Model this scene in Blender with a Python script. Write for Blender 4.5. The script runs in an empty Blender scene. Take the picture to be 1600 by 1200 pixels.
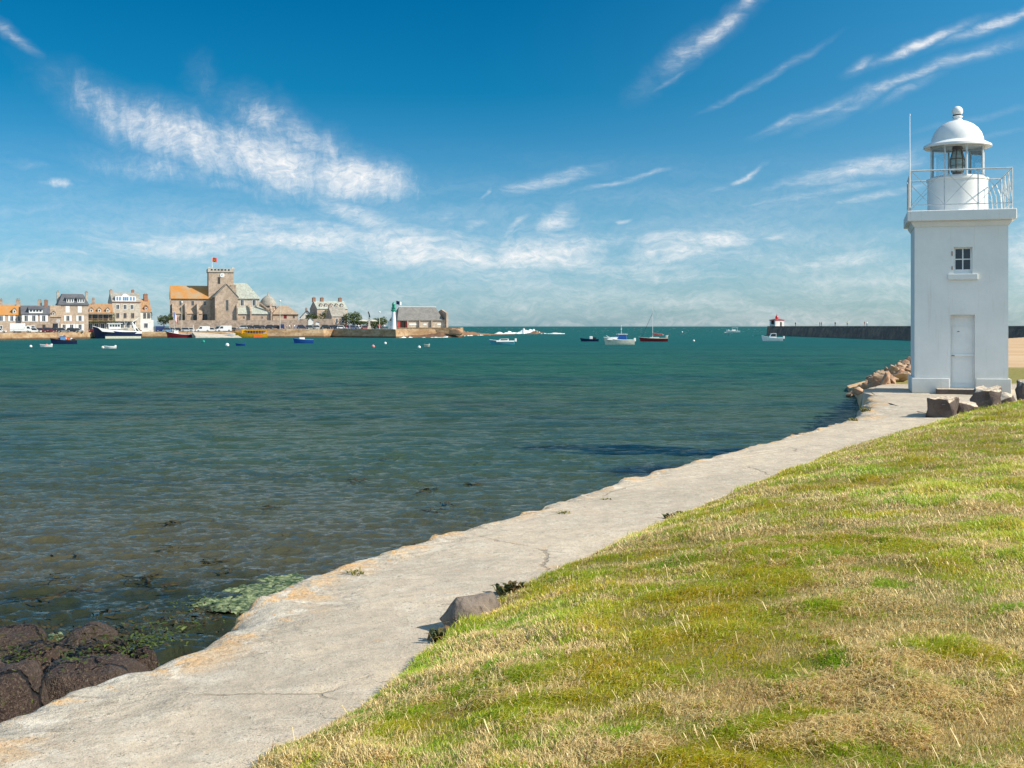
import bpy, bmesh, math, random
import numpy as np
from mathutils import Vector, Matrix

random.seed(7)
rng = np.random.default_rng(11)
C = bpy.context.scene.collection
sc = bpy.context.scene
R = math.radians
F = 1900.0                     # focal length in pixels of a 1600 px wide frame

# ------------------------------------------------------------------ camera
cam = bpy.data.cameras.new('camera'); camo = bpy.data.objects.new('camera', cam); C.objects.link(camo)
cam.sensor_width = 36; cam.lens = 36 * F / 1600; cam.clip_start = 0.1; cam.clip_end = 60000
cam.shift_y = -90 / 1600
camo.location = (0, 0, 0); camo.rotation_euler = (R(90), 0, 0)
sc.camera = camo

# ------------------------------------------------------------------ light
SUN_AZ = 105.2; SUN_EL = 37.5          # azimuth clockwise from +Y
S = Vector((math.sin(R(SUN_AZ)) * math.cos(R(SUN_EL)), math.cos(R(SUN_AZ)) * math.cos(R(SUN_EL)), math.sin(R(SUN_EL))))
sl = bpy.data.lights.new('sun', 'SUN'); sl.energy = 5.0; sl.angle = R(0.53); sl.color = (1.0, 0.89, 0.73)
so = bpy.data.objects.new('sun', sl); C.objects.link(so); so.rotation_euler = S.to_track_quat('Z', 'Y').to_euler()
sc.view_settings.view_transform = 'Standard'; sc.view_settings.look = 'None'
sc.view_settings.exposure = 0.45; sc.view_settings.gamma = 1.0
sc.cycles.max_bounces = 6; sc.cycles.diffuse_bounces = 3; sc.cycles.glossy_bounces = 3; sc.cycles.transparent_max_bounces = 8

class NT:
    def __init__(s, tree): s.t = tree; s.t.nodes.clear()
    def n(s, kind, **kw):
        nd = s.t.nodes.new(kind)
        for k, v in kw.items(): setattr(nd, k, v)
        return nd
    def put(s, sock, v):
        if hasattr(v, 'is_linked') or isinstance(v, bpy.types.NodeSocket): s.t.links.new(v, sock)
        else: sock.default_value = v
    def m(s, op, a, b=0.0, c=None, clamp=False):
        nd = s.n('ShaderNodeMath', operation=op, use_clamp=clamp)
        s.put(nd.inputs[0], a); s.put(nd.inputs[1], b)
        if c is not None: s.put(nd.inputs[2], c)
        return nd.outputs[0]
    def vm(s, op, a, b=(0, 0, 0)):
        nd = s.n('ShaderNodeVectorMath', operation=op); s.put(nd.inputs[0], a); s.put(nd.inputs[1], b)
        return nd.outputs['Value'] if op in ('LENGTH', 'DISTANCE', 'DOT_PRODUCT') else nd.outputs[0]
    def mix(s, f, a, b, mode='MIX'):
        nd = s.n('ShaderNodeMix', data_type='RGBA', blend_type=mode)
        s.put(nd.inputs[0], f)
        for i, v in ((6, a), (7, b)):
            if isinstance(v, tuple) and len(v) == 3: v = (*v, 1)
            s.put(nd.inputs[i], v)
        return nd.outputs[2]
    def noise(s, vec, scale=5, detail=4, rough=.55, dist=0.0):
        nd = s.n('ShaderNodeTexNoise'); s.put(nd.inputs['Vector'], vec)
        nd.inputs['Scale'].default_value = scale; nd.inputs['Detail'].default_value = detail
        nd.inputs['Roughness'].default_value = rough; nd.inputs['Distortion'].default_value = dist
        return nd.outputs[0], nd.outputs[1]
    def mr(s, v, a, b, c=0.0, d=1.0, kind='SMOOTHSTEP'):
        nd = s.n('ShaderNodeMapRange', interpolation_type=kind); s.put(nd.inputs[0], v)
        for i, q in ((1, a), (2, b), (3, c), (4, d)): s.put(nd.inputs[i], q)
        return nd.outputs[0]
    def mapping(s, vec, loc=(0, 0, 0), rot=(0, 0, 0), scale=(1, 1, 1), kind='POINT'):
        nd = s.n('ShaderNodeMapping', vector_type=kind); s.put(nd.inputs[0], vec)
        nd.inputs[1].default_value = loc; nd.inputs[2].default_value = rot; nd.inputs[3].default_value = scale
        return nd.outputs[0]

# ------------------------------------------------------------------ sky
w = bpy.data.worlds.new('World'); sc.world = w; w.use_nodes = True
t = NT(w.node_tree)
tc = t.n('ShaderNodeTexCoord'); gen = tc.outputs['Generated']
sky = t.n('ShaderNodeTexSky', sky_type='NISHITA', sun_disc=False)
sky.sun_elevation = R(SUN_EL); sky.sun_rotation = R(SUN_AZ); sky.altitude = 0; sky.air_density = 1.0; sky.dust_density = 0.6; sky.ozone_density = 2.5
sep = t.n('ShaderNodeSeparateXYZ'); t.put(sep.inputs[0], gen)
az = t.m('ARCTAN2', sep.outputs[0], sep.outputs[1]); el = t.m('ARCSINE', sep.outputs[2])
cmb = t.n('ShaderNodeCombineXYZ'); t.put(cmb.inputs[0], t.m('MULTIPLY', az, 19.0)); t.put(cmb.inputs[1], t.m('MULTIPLY', el, 19.0))
uv = cmb.outputs[0]                     # azimuth / elevation, 3 degrees per unit
wn = t.noise(uv, 0.55, 4, .6)[1]
warp = t.vm('ADD', uv, t.vm('MULTIPLY', t.vm('SUBTRACT', wn, (.5, .5, .5)), (1.1, .7, 0)))
wn2 = t.noise(uv, 2.2, 3, .6)[1]
warp = t.vm('ADD', warp, t.vm('MULTIPLY', t.vm('SUBTRACT', wn2, (.5, .5, .5)), (.35, .22, 0)))
def skyuv(px, py):
    a = math.atan((px - 800) / F); return 19 * a, 19 * math.atan((510 - py) / F * math.cos(a))
warpB = t.vm('ADD', uv, t.vm('ADD', t.vm('MULTIPLY', t.vm('SUBTRACT', wn, (.5, .5, .5)), (.5, .34, 0)), t.vm('MULTIPLY', t.vm('SUBTRACT', wn2, (.5, .5, .5)), (.16, .10, 0))))
def blobs(lst, warp=warp):
    tot = None
    for (px, py, A, B, rot, st) in lst:
        u, v = skyuv(px, py)
        mp = t.mapping(warp, (u, v, 0), (0, 0, R(rot)), (A / 100, B / 100, 1), 'TEXTURE')
        f = t.mr(t.vm('LENGTH', mp), 0.0, 1.0, st, 0.0)
        tot = f if tot is None else t.m('MAXIMUM', tot, f)
    return tot
CL_A = [(205, 188, 190, 62, -26, .85), (300, 222, 220, 78, -22, 1.0), (430, 258, 230, 84, -14, 1.05), (550, 285, 180, 60, -8, 1.1), (610, 295, 60, 26, -4, .9), (425, 190, 110, 56, -38, .75), (490, 228, 130, 52, -32, .75),
        (250, 262, 210, 44, -8, .62), (360, 300, 240, 26, -10, .5), (90, 284, 50, 16, -5, .8), (330, 130, 40, 70, 22, .26), (30, 255, 60, 12, -5, .5)]
CL_B = [(300, 378, 380, 52, 3, .85), (480, 370, 360, 66, -4, .95), (200, 430, 300, 36, 2, .55), (900, 450, 380, 36, 0, .55), (640, 388, 330, 72, -6, 1.0), (720, 402, 260, 70, -10, .95), (570, 340, 160, 40, -18, .85), (840, 398, 300, 66, 6, 1.0), (1060, 388, 230, 60, 8, .9), (1120, 376, 110, 36, 4, 1.0), (1010, 425, 360, 50, 0, .75), (1290, 408, 260, 34, 8, .8), (100, 395, 260, 48, 2, .65), (60, 440, 240, 30, 0, .5), (1350, 445, 300, 34, 0, .5),
        (868, 347, 76, 38, 24, .9), (800, 356, 70, 16, 34, .7), (740, 352, 70, 22, 40, .6), (690, 346, 60, 20, 30, .6), (1212, 368, 50, 13, 18, .8), (800, 366, 80, 18, 30, .6),
        (850, 286, 180, 24, 14, .75), (756, 306, 26, 7, 42, .75), (970, 284, 150, 10, 13, .65), (890, 268, 120, 12, 14, .6),
        (1120, 48, 125, 26, 38, .85), (1070, 82, 80, 34, 40, .7), (1045, 125, 60, 7, 26, .6), (1170, 4, 70, 18, 34, .8), (1215, 110, 130, 10, 26, .52), (1160, 140, 100, 8, 25, .48), (1010, 130, 60, 30, 40, .3),
        (1440, 72, 130, 13, 21, .95), (1560, 32, 130, 14, 20, .9), (1345, 108, 40, 14, 24, .8), (1420, 122, 250, 14, 19, .66), (1530, 82, 150, 16, 15, .62), (1290, 172, 140, 15, 21, .66), (1235, 190, 80, 10, 22, .6), (1340, 160, 130, 16, 27, .55), (1420, 140, 80, 14, 24, .5),
        (1165, 274, 70, 9, 24, .85), (1130, 290, 110, 12, 20, .5), (1330, 270, 200, 34, 12, .82), (1390, 262, 100, 34, 12, .75), (1280, 302, 260, 15, 7, .65), (1370, 308, 160, 14, 10, .65), (1230, 285, 120, 16, 16, .5), (1530, 185, 140, 8, 12, .42), (1540, 215, 110, 8, 10, .36), (1640, 400, 150, 120, 12, .9), (1590, 330, 80, 60, 20, .5),
        (22, 55, 70, 13, -36, .62), (976, 348, 24, 9, 10, .7), (980, 366, 30, 9, 8, .55), (1180, 470, 420, 18, 0, .45), (500, 455, 420, 22, 0, .4)]
ba, bb = blobs(CL_A), blobs(CL_B, warpB)
w1 = t.vm('ADD', uv, t.vm('MULTIPLY', t.vm('SUBTRACT', wn, (.5, .5, .5)), (1.0, .8, 0)))
fa = t.noise(t.mapping(w1, (0, 0, 0), (0, 0, R(-32)), (3.2, .9, 1)), 1.0, 9, .70, .6)[0]
w2 = t.vm('ADD', uv, t.vm('MULTIPLY', t.vm('SUBTRACT', wn, (.5, .5, .5)), (.6, .5, 0)))
fb = t.noise(t.mapping(w2, (3, 0, 0), (0, 0, R(-22)), (.6, 5.5, 1)), 1.0, 8, .64, .25)[0]
soft = t.noise(warp, 1.6, 6, .62)[0]
def cloud(b, f):
    g_ = t.m('ADD', t.m('MULTIPLY', f, .72), t.m('MULTIPLY', soft, .28))
    lo = t.m('SUBTRACT', .58, t.m('MULTIPLY', b, .40))
    return t.m('MULTIPLY', t.m('POWER', b, .9), t.m('ADD', .22, t.m('MULTIPLY', t.mr(g_, lo, t.m('ADD', lo, .40)), .86)))
da, db = cloud(ba, fa), cloud(bb, fb)
veil = t.m('MULTIPLY', t.mr(el, .0, .16, .62, 0.0), t.mr(t.noise(t.mapping(warp, (0, 0, 0), (0, 0, R(-3)), (.35, 2.2, 1)), 1.0, 5, .55)[0], .32, .72, .25, 1.0))
up = t.mr(el, -.002, .002)
back = t.m('MULTIPLY', t.mr(sep.outputs[1], .15, -.30), t.mr(t.noise(gen, 2.2, 5, .6)[0], .30, .62, .35, 1.0))     # unseen bright bluish layer behind the camera, added to fill shaded faces
dens = t.m('MULTIPLY', t.m('MAXIMUM', t.m('MAXIMUM', da, db), veil), up)
fine = t.noise(t.mapping(w1, (7, 2, 0), (0, 0, R(-28)), (2.6, 5.5, 1)), 2.2, 7, .68, .4)[0]
dens = t.m('MULTIPLY', dens, t.mr(fine, .30, .70, .34, .96, 'LINEAR'), clamp=True)
def ramp(stops):
    nd = t.n('ShaderNodeValToRGB'); t.put(nd.inputs[0], t.m('DIVIDE', el, .4)); e = nd.color_ramp.elements
    while len(e) < len(stops): e.new(.5)
    for k, (p_, c_) in enumerate(stops): e[k].position = p_ / .4; e[k].color = (*c_, 1)
    return nd.outputs[0]
tint = t.mix(t.mr(az, -.05, .5), ramp([(0, (.32, .62, .92)), (.03, (.31, .60, .88)), (.10, (.20, .52, .72)), (.19, (.02, .40, .58)), (.28, (.0, .35, .54)), (.4, (.03, .36, .55))]),
             ramp([(0, (.42, .66, .88)), (.03, (.40, .64, .84)), (.10, (.32, .60, .75)), (.19, (.20, .60, .76)), (.28, (.09, .60, .78)), (.4, (.12, .58, .76))]))
skyc = t.mix(1.0, sky.outputs[0], tint, 'MULTIPLY')
gm = t.n('ShaderNodeGamma'); t.put(gm.inputs[0], skyc); gm.inputs[1].default_value = 1.0
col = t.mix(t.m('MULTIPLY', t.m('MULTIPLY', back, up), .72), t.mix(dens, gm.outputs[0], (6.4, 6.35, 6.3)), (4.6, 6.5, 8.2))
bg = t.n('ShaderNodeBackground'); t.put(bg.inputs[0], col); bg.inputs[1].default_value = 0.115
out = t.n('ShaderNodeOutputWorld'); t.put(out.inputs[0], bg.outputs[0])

# ------------------------------------------------------------------ materials
def new_mat(name):
    m = bpy.data.materials.new(name); m.use_nodes = True
    return m, NT(m.node_tree)
def finish(t, m, colour, rough=.8, bump=None, bstr=.3, bdist=.02, spec=.4, metal=0.0):
    p = t.n('ShaderNodeBsdfPrincipled'); o = t.n('ShaderNodeOutputMaterial')
    if isinstance(colour, tuple) and len(colour) == 3: colour = (*colour, 1)
    t.put(p.inputs['Base Color'], colour); t.put(p.inputs['Roughness'], rough)
    p.inputs['Specular IOR Level'].default_value = spec; p.inputs['Metallic'].default_value = metal
    if bump is not None:
        b = t.n('ShaderNodeBump'); b.inputs['Strength'].default_value = bstr; b.inputs['Distance'].default_value = bdist
        t.put(b.inputs['Height'], bump); t.put(p.inputs['Normal'], b.outputs[0])
    t.put(o.inputs[0], p.outputs[0]); return m
def pm(name, c1, c2=None, scale=1.0, rough=.8, bstr=0.0, lo=.35, hi=.65, spec=.35, metal=0.0, fine=None):
    m, t = new_mat(name)
    oc = t.n('ShaderNodeTexCoord').outputs['Object']
    if c2 is None: c2 = tuple(x * .82 for x in c1)
    f = t.noise(oc, scale, 6, .62)[0]
    c = t.mix(t.mr(f, lo, hi), c1, c2)
    if fine:
        g = t.noise(oc, fine, 3, .6)[0]
        c = t.mix(t.mr(g, .4, .7, 0, .55), c, tuple(x * .45 for x in c1))
    return finish(t, m, c, rough, f if bstr else None, bstr, .05, spec, metal)
M = {}
M['white'] = pm('white_gloss_paint', (.80, .80, .78), (.72, .73, .72), 2, .5)
M['rail'] = pm('rail_paint', (.62, .65, .66), (.5, .52, .52), 8, .45)
M['whitewash'] = pm('whitewashed_wall', (.74, .73, .70), (.60, .58, .54), .8, .85)
M['granite'] = pm('granite_wall', (.46, .36, .285), (.34, .26, .20), .55, .9, fine=1.1)
M['granite_warm'] = pm('warm_granite_wall', (.54, .42, .325), (.42, .32, .24), .45, .9, fine=1.5)
M['granite_pale'] = pm('pale_granite_wall', (.56, .50, .42), (.45, .39, .32), .5, .9, fine=1.6)
M['quay'] = pm('quay_stone', (.42, .32, .21), (.27, .17, .09), .22, .9, fine=.9)
M['quay_dark'] = pm('dark_harbour_stone', (.15, .115, .10), (.27, .20, .15), .25, .9, fine=.8)
M['slate'] = pm('slate_roof', (.085, .09, .105), (.12, .125, .14), .8, .7)
M['schist'] = pm('schist_roof', (.36, .34, .30), (.28, .26, .22), .5, .85, fine=2.0)
M['schist_brown'] = pm('brown_schist_roof', (.41, .31, .22), (.33, .25, .18), .5, .85, fine=2.0)
M['schist_pale'] = pm('pale_green_schist_roof', (.43, .46, .40), (.35, .37, .33), .45, .85, fine=1.8)
M['lichen'] = pm('orange_lichen_roof', (.45, .20, .05), (.36, .27, .17), .30, .9, lo=.38, hi=.68)
M['tile'] = pm('orange_tile_roof', (.42, .215, .10), (.36, .24, .14), .5, .9, fine=2.0)
M['frame'] = pm('white_joinery', (.80, .80, .78), (.74, .74, .72), 1, .5)
M['pane'] = pm('dark_glass', (.035, .045, .06), (.02, .025, .035), 1, .12, spec=.6)
M['dark'] = pm('dark_opening', (.025, .022, .02), None, 1, .9)
M['brick'] = pm('chimney_brick', (.34, .17, .11), (.25, .13, .09), 1.2, .9)
M['ivy'] = pm('ivy_leaves', (.055, .095, .02), (.09, .13, .03), 1.5, .7)
M['leaf'] = pm('bush_leaves', (.045, .075, .018), (.09, .12, .03), .9, .75)
M['bark'] = pm('bark', (.12, .09, .06), None, 3, .9)
M['black'] = pm('black_rubber', (.02, .02, .022), None, 4, .7)
M['steel'] = pm('grey_steel', (.34, .36, .37), None, 4, .5)
M['rust'] = pm('rusty_steel', (.20, .075, .035), (.11, .05, .03), 2, .8)
M['red'] = pm('red_paint', (.55, .035, .03), None, 2, .4)
M['darkred'] = pm('dark_red_paint', (.22, .015, .025), None, 2, .4)
M['blue'] = pm('blue_paint', (.012, .075, .30), None, 2, .4)
M['navy'] = pm('navy_paint', (.012, .022, .075), None, 2, .4)
M['skyblue'] = pm('light_blue_paint', (.10, .26, .50), None, 2, .4)
M['cyan'] = pm('turquoise_paint', (.06, .34, .42), None, 2, .4)
M['yellow'] = pm('yellow_paint', (.72, .36, .02), None, 2, .45)
M['orange'] = pm('orange_buoy', (.75, .13, .02), None, 2, .5)
M['green'] = pm('green_paint', (.02, .33, .22), None, 2, .45)
M['pink'] = pm('pink_buoy', (.62, .26, .24), None, 2, .5)
M['cream'] = pm('cream_gelcoat', (.62, .60, .50), None, 2, .4)
M['foam'] = pm('sea_foam', (.80, .82, .80), (.62, .68, .68), 1.2, .9)
M['wood'] = pm('worn_wood', (.30, .20, .11), None, 3, .8)

def tower_paint():
    m, t = new_mat('tower_masonry_paint')
    oc = t.n('ShaderNodeTexCoord').outputs['Object']
    n1 = t.noise(oc, .9, 5, .6)[0]
    st = t.noise(t.mapping(oc, (0, 0, 0), (0, 0, 0), (5, 5, .35)), 1.6, 5, .6)[0]      # vertical rain streaks
    fn = t.noise(oc, 14, 4, .6)[0]
    c = t.mix(t.mr(n1, .3, .7), (.80, .79, .76), (.72, .72, .69))
    c = t.mix(t.mr(st, .56, .8, 0, .35), c, (.50, .47, .40))
    c = t.mix(t.mr(fn, .66, .78, 0, .5), c, (.60, .50, .38))
    sp = t.n('ShaderNodeSeparateXYZ'); t.put(sp.inputs[0], oc)
    dirt = t.m('MULTIPLY', t.mr(t.m('ADD', sp.outputs[2], t.m('MULTIPLY', n1, -.9)), .25, -.45), .45)
    c = t.mix(dirt, c, (.42, .38, .30))
    ru = t.noise(t.mapping(oc, (4, 0, 0), (0, 0, 0), (9, 9, .5)), 1.3, 4, .6)[0]
    c = t.mix(t.m('MULTIPLY', t.mr(ru, .64, .76), t.mr(fn, .4, .6, .2, .6)), c, (.46, .30, .17))
    return finish(t, m, c, .75, t.m('ADD', t.noise(oc, 9, 5, .6)[0], t.m('MULTIPLY', t.noise(oc, 1.8, 3, .5)[0], 1.5)), .4, .02)
M['tower'] = tower_paint()

def glass_mat():
    m, t = new_mat('lantern_glass')
    tr = t.n('ShaderNodeBsdfTransparent'); gl = t.n('ShaderNodeBsdfGlossy'); gl.inputs['Roughness'].default_value = .03
    tr.inputs[0].default_value = (.90, .95, .97, 1)
    fr = t.n('ShaderNodeFresnel'); fr.inputs[0].default_value = 1.45
    mx = t.n('ShaderNodeMixShader'); t.put(mx.inputs[0], t.m('MULTIPLY', fr.outputs[0], 1.0)); t.put(mx.inputs[1], tr.outputs[0]); t.put(mx.inputs[2], gl.outputs[0])
    o = t.n('ShaderNodeOutputMaterial'); t.put(o.inputs[0], mx.outputs[0]); return m
M['glass'] = glass_mat()
def lens_mat():
    m, t = new_mat('fresnel_lens_glass')
    oc = t.n('ShaderNodeTexCoord').outputs['Object']
    wv = t.n('ShaderNodeTexWave', wave_type='BANDS', bands_direction='Z'); t.put(wv.inputs[0], oc); wv.inputs['Scale'].default_value = 7
    c = t.mix(wv.outputs[1], (.30, .36, .32), (.70, .76, .70))
    return finish(t, m, c, .12, wv.outputs[1], .5, .02, .8)
M['lens'] = lens_mat()
M['brass'] = pm('brass_frame', (.22, .13, .06), None, 6, .4, metal=.6)

def rock_mat(name, a, b, dk, sc_=1.5):
    m, t = new_mat(name)
    oc = t.n('ShaderNodeTexCoord').outputs['Object']
    rnd = t.n('ShaderNodeObjectInfo').outputs['Random']
    n1 = t.noise(oc, sc_, 6, .65)[0]; n2 = t.noise(oc, sc_ * 9, 4, .65)[0]
    c = t.mix(t.mr(t.m('ADD', n1, t.m('MULTIPLY', t.m('SUBTRACT', rnd, .5), .35)), .3, .7), a, b)
    c = t.mix(t.mr(n2, .52, .72, 0, .6), c, dk)
    return finish(t, m, c, .9, t.m('ADD', n1, t.m('MULTIPLY', n2, .4)), .7, .06)
M['rock'] = rock_mat('granite_boulder', (.50, .36, .235), (.36, .20, .12), (.12, .08, .06))
M['reef'] = rock_mat('weedy_reef_rock', (.20, .11, .06), (.11, .06, .04), (.05, .03, .025), .5)
M['kerbrock'] = rock_mat('rough_grey_stone', (.40, .36, .31), (.25, .21, .18), (.10, .08, .07), 2.2)

M['pathrock'] = rock_mat('weathered_path_rock', (.25, .205, .165), (.12, .095, .08), (.05, .04, .035), 3.0)
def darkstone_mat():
    m, t = new_mat('dark_stone_with_painted_lit_top')
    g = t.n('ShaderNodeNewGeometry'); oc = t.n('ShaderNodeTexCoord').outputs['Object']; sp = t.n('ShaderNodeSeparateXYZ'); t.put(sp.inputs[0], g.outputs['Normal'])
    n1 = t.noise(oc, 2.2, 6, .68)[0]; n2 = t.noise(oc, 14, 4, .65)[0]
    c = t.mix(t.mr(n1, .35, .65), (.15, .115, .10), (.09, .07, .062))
    c = t.mix(t.mr(t.m('ADD', sp.outputs[2], t.m('MULTIPLY', t.m('SUBTRACT', n1, .5), .9)), .45, .72), c, t.mix(t.mr(n2, .42, .65), (.62, .53, .42), (.34, .27, .20)))  # sunlit tops painted in: upward faces turn pale, sides stay dark rock
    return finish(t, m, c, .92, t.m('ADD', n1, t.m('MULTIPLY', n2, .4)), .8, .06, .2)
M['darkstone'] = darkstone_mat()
def weedrock_mat():
    m, t = new_mat('dark_weed_covered_rock')
    g = t.n('ShaderNodeNewGeometry'); oc = g.outputs['Position']
    n1 = t.noise(oc, 1.6, 6, .65)[0]; n2 = t.noise(oc, 55, 3, .7)[0]; n3 = t.noise(oc, 4.5, 5, .6)[0]
    sp = t.n('ShaderNodeSeparateXYZ'); t.put(sp.inputs[0], oc)
    c = t.mix(t.mr(n1, .35, .65), (.082, .053, .035), (.040, .021, .016))
    c = t.mix(t.mr(n2, .50, .66, 0, .85), c, (.16, .115, .082))
    c = t.mix(t.mr(n2, .68, .76, 0, .8), c, (.40, .34, .28))
    c = t.mix(t.m('MULTIPLY', t.mr(n3, .60, .70), t.mr(sp.outputs[2], -2.7, -3.3)), c, (.11, .12, .015))
    vo = t.n('ShaderNodeTexVoronoi', feature='DISTANCE_TO_EDGE'); t.put(vo.inputs[0], t.vm('ADD', oc, t.vm('MULTIPLY', t.noise(oc, 3, 4, .6)[1], (.35, .35, .35)))); vo.inputs['Scale'].default_value = 1.7
    ck = t.mr(vo.outputs[0], .035, .004)
    c = t.mix(ck, c, (.008, .006, .005))
    n4 = t.noise(oc, 14, 5, .7)[0]
    c = t.mix(t.m('MULTIPLY', t.mr(n4, .58, .66), t.mr(n1, .45, .6)), c, (.10, .13, .012))
    c = t.mix(t.mr(sp.outputs[2], -2.9, -3.6, 0, .65), c, (.05, .02, .02))
    return finish(t, m, c, .62, t.m('SUBTRACT', t.m('ADD', t.m('ADD', n1, t.m('MULTIPLY', n4, .9)), t.m('MULTIPLY', n2, .35)), t.m('MULTIPLY', ck, 1.2)), 1.0, .09, .5)
M['weedrock'] = weedrock_mat()

def algae_mat():
    m, t = new_mat('green_algae')
    g = t.n('ShaderNodeNewGeometry'); pos = g.outputs['Position']
    n1 = t.noise(t.mapping(pos, (0, 0, 0), (0, 0, R(40)), (1, 2.2, 1)), 4, 6, .7, 1.2)[0]; n2 = t.noise(pos, 22, 4, .7)[0]
    c = t.mix(t.mr(n1, .42, .58), (.025, .06, .018), (.23, .28, .14)); c = t.mix(t.mr(n2, .5, .7, 0, .6), c, (.04, .09, .03))
    return finish(t, m, c, .6, t.m('ADD', n1, n2), .8, .04, .5)
M['algae'] = algae_mat()

# ------------------------------------------------------------------ mesh helpers
class MB:
    def __init__(s): s.v = []; s.f = []
    def add(s, vs, fs):
        o = len(s.v); s.v += [tuple(p) for p in vs]; s.f += [tuple(i + o for i in f) for f in fs]; return s
    def box(s, x0, x1, y0, y1, z0, z1):
        return s.add([(x0, y0, z0), (x1, y0, z0), (x1, y1, z0), (x0, y1, z0), (x0, y0, z1), (x1, y0, z1), (x1, y1, z1), (x0, y1, z1)],
                     [(0, 3, 2, 1), (4, 5, 6, 7), (0, 1, 5, 4), (1, 2, 6, 5), (2, 3, 7, 6), (3, 0, 4, 7)])
    def frustum(s, a, za, b, zb):      # a, b = x0,x1,y0,y1
        vs = [(a[0], a[2], za), (a[1], a[2], za), (a[1], a[3], za), (a[0], a[3], za), (b[0], b[2], zb), (b[1], b[2], zb), (b[1], b[3], zb), (b[0], b[3], zb)]
        return s.add(vs, [(0, 3, 2, 1), (4, 5, 6, 7), (0, 1, 5, 4), (1, 2, 6, 5), (2, 3, 7, 6), (3, 0, 4, 7)])
    def tube(s, p0, p1, r0, r1=None, n=8):
        r1 = r0 if r1 is None else r1
        p0 = Vector(p0); p1 = Vector(p1); d = (p1 - p0).normalized()
        a = d.orthogonal().normalized(); b = d.cross(a)
        vs = []
        for p, r in ((p0, r0), (p1, r1)):
            for i in range(n):
                q = 2 * math.pi * i / n; vs.append(p + a * math.cos(q) * r + b * math.sin(q) * r)
        fs = [(i, (i + 1) % n, n + (i + 1) % n, n + i) for i in range(n)] + [tuple(range(n - 1, -1, -1)), tuple(range(n, 2 * n))]
        return s.add(vs, fs)
    def lathe(s, prof, n=32, c=(0, 0, 0)):
        vs = []
        for r, z in prof:
            for i in range(n):
                q = 2 * math.pi * i / n; vs.append((c[0] + r * math.cos(q), c[1] + r * math.sin(q), c[2] + z))
        fs = []
        for k in range(len(prof) - 1):
            for i in range(n): fs.append((k * n + i, k * n + (i + 1) % n, (k + 1) * n + (i + 1) % n, (k + 1) * n + i))
        fs.append(tuple(range(n - 1, -1, -1))); fs.append(tuple(range((len(prof) - 1) * n, len(prof) * n)))
        return s.add(vs, fs)
    def prism(s, poly, y0, y1, axis='y'):  # polygon in (x,z) pushed along y, or in (y,z) pushed along x
        n = len(poly)
        vs = [(a, y0, b) if axis == 'y' else (y0, a, b) for a, b in poly] + [(a, y1, b) if axis == 'y' else (y1, a, b) for a, b in poly]
        return s.add(vs, [tuple(range(n)), tuple(range(2 * n - 1, n - 1, -1))] + [(i, n + i, n + (i + 1) % n, (i + 1) % n) for i in range(n)])
    def slab(s, pts, th):              # quad sheet with thickness downwards along its normal
        p = [Vector(q) for q in pts]; nrm = (p[1] - p[0]).cross(p[2] - p[0]).normalized() * th
        n = len(p)
        return s.add(p + [q - nrm for q in p], [tuple(range(n)), tuple(range(2 * n - 1, n - 1, -1))] + [(i, n + i, n + (i + 1) % n, (i + 1) % n) for i in range(n)])
    def mesh(s, name, mat, smooth=False):
        me = bpy.data.meshes.new(name); me.from_pydata(s.v, [], s.f)
        bm = bmesh.new(); bm.from_mesh(me); bmesh.ops.recalc_face_normals(bm, faces=bm.faces); bm.to_mesh(me); bm.free()
        if smooth:
            me.shade_smooth()
            me.set_sharp_from_angle(angle=R(40))
        if mat is not None: me.materials.append(mat)
        return me
    def build(s, name, mat, parent=None, smooth=False, bevel=0):
        o = bpy.data.objects.new(name, s.mesh(name, mat, smooth)); C.objects.link(o)
        if parent is not None: o.parent = parent
        if bevel:
            b = o.modifiers.new('bevel', 'BEVEL'); b.width = bevel; b.segments = 2; b.limit_method = 'ANGLE'
        return o
def tag(o, label, cat, group=None, kind=None):
    if label: o['label'] = label
    if cat: o['category'] = cat
    if group: o['group'] = group
    if kind: o['kind'] = kind
    return o
def structure(o): o['kind'] = 'structure'; return o
def thing(name, label, cat, loc, rz=0.0, group=None):
    o = bpy.data.objects.new(name, None); C.objects.link(o); o.location = loc; o.rotation_euler = (0, 0, rz); o.empty_display_size = .3
    return tag(o, label, cat, group)
def copy_tree(o, parent=None):
    c = o.copy(); C.objects.link(c)
    if parent is not None: c.parent = parent
    for ch in list(o.children): copy_tree(ch, c)
    return c
def P(px, py, d): return Vector(((px - 800) / F * d, d, (510 - py) / F * d))
def PX(px, d): return (px - 800) / F * d
def SD(py): return 4.0 * F / (py - 510)          # distance of a sea point seen at that height
def leafy(n, c, r, size, seed):
    g = np.random.default_rng(seed); mb = MB()
    for i in range(n):
        d = g.normal(size=3); d /= np.linalg.norm(d); q = np.array(c) + d * np.array(r) * (g.uniform(.15, 1) ** .45) * (1 + .18 * math.sin(d[0] * 5 + seed) + .15 * math.sin(d[2] * 7 + d[1] * 4))
        a = g.normal(size=3); a /= np.linalg.norm(a); b = np.cross(a, g.normal(size=3)); b /= np.linalg.norm(b)
        k = size * g.uniform(.6, 1.3)
        mb.add([q - a * k, q + b * k * .5, q + a * k, q - b * k * .5], [(0, 1, 2, 3)])
    return mb

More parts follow.
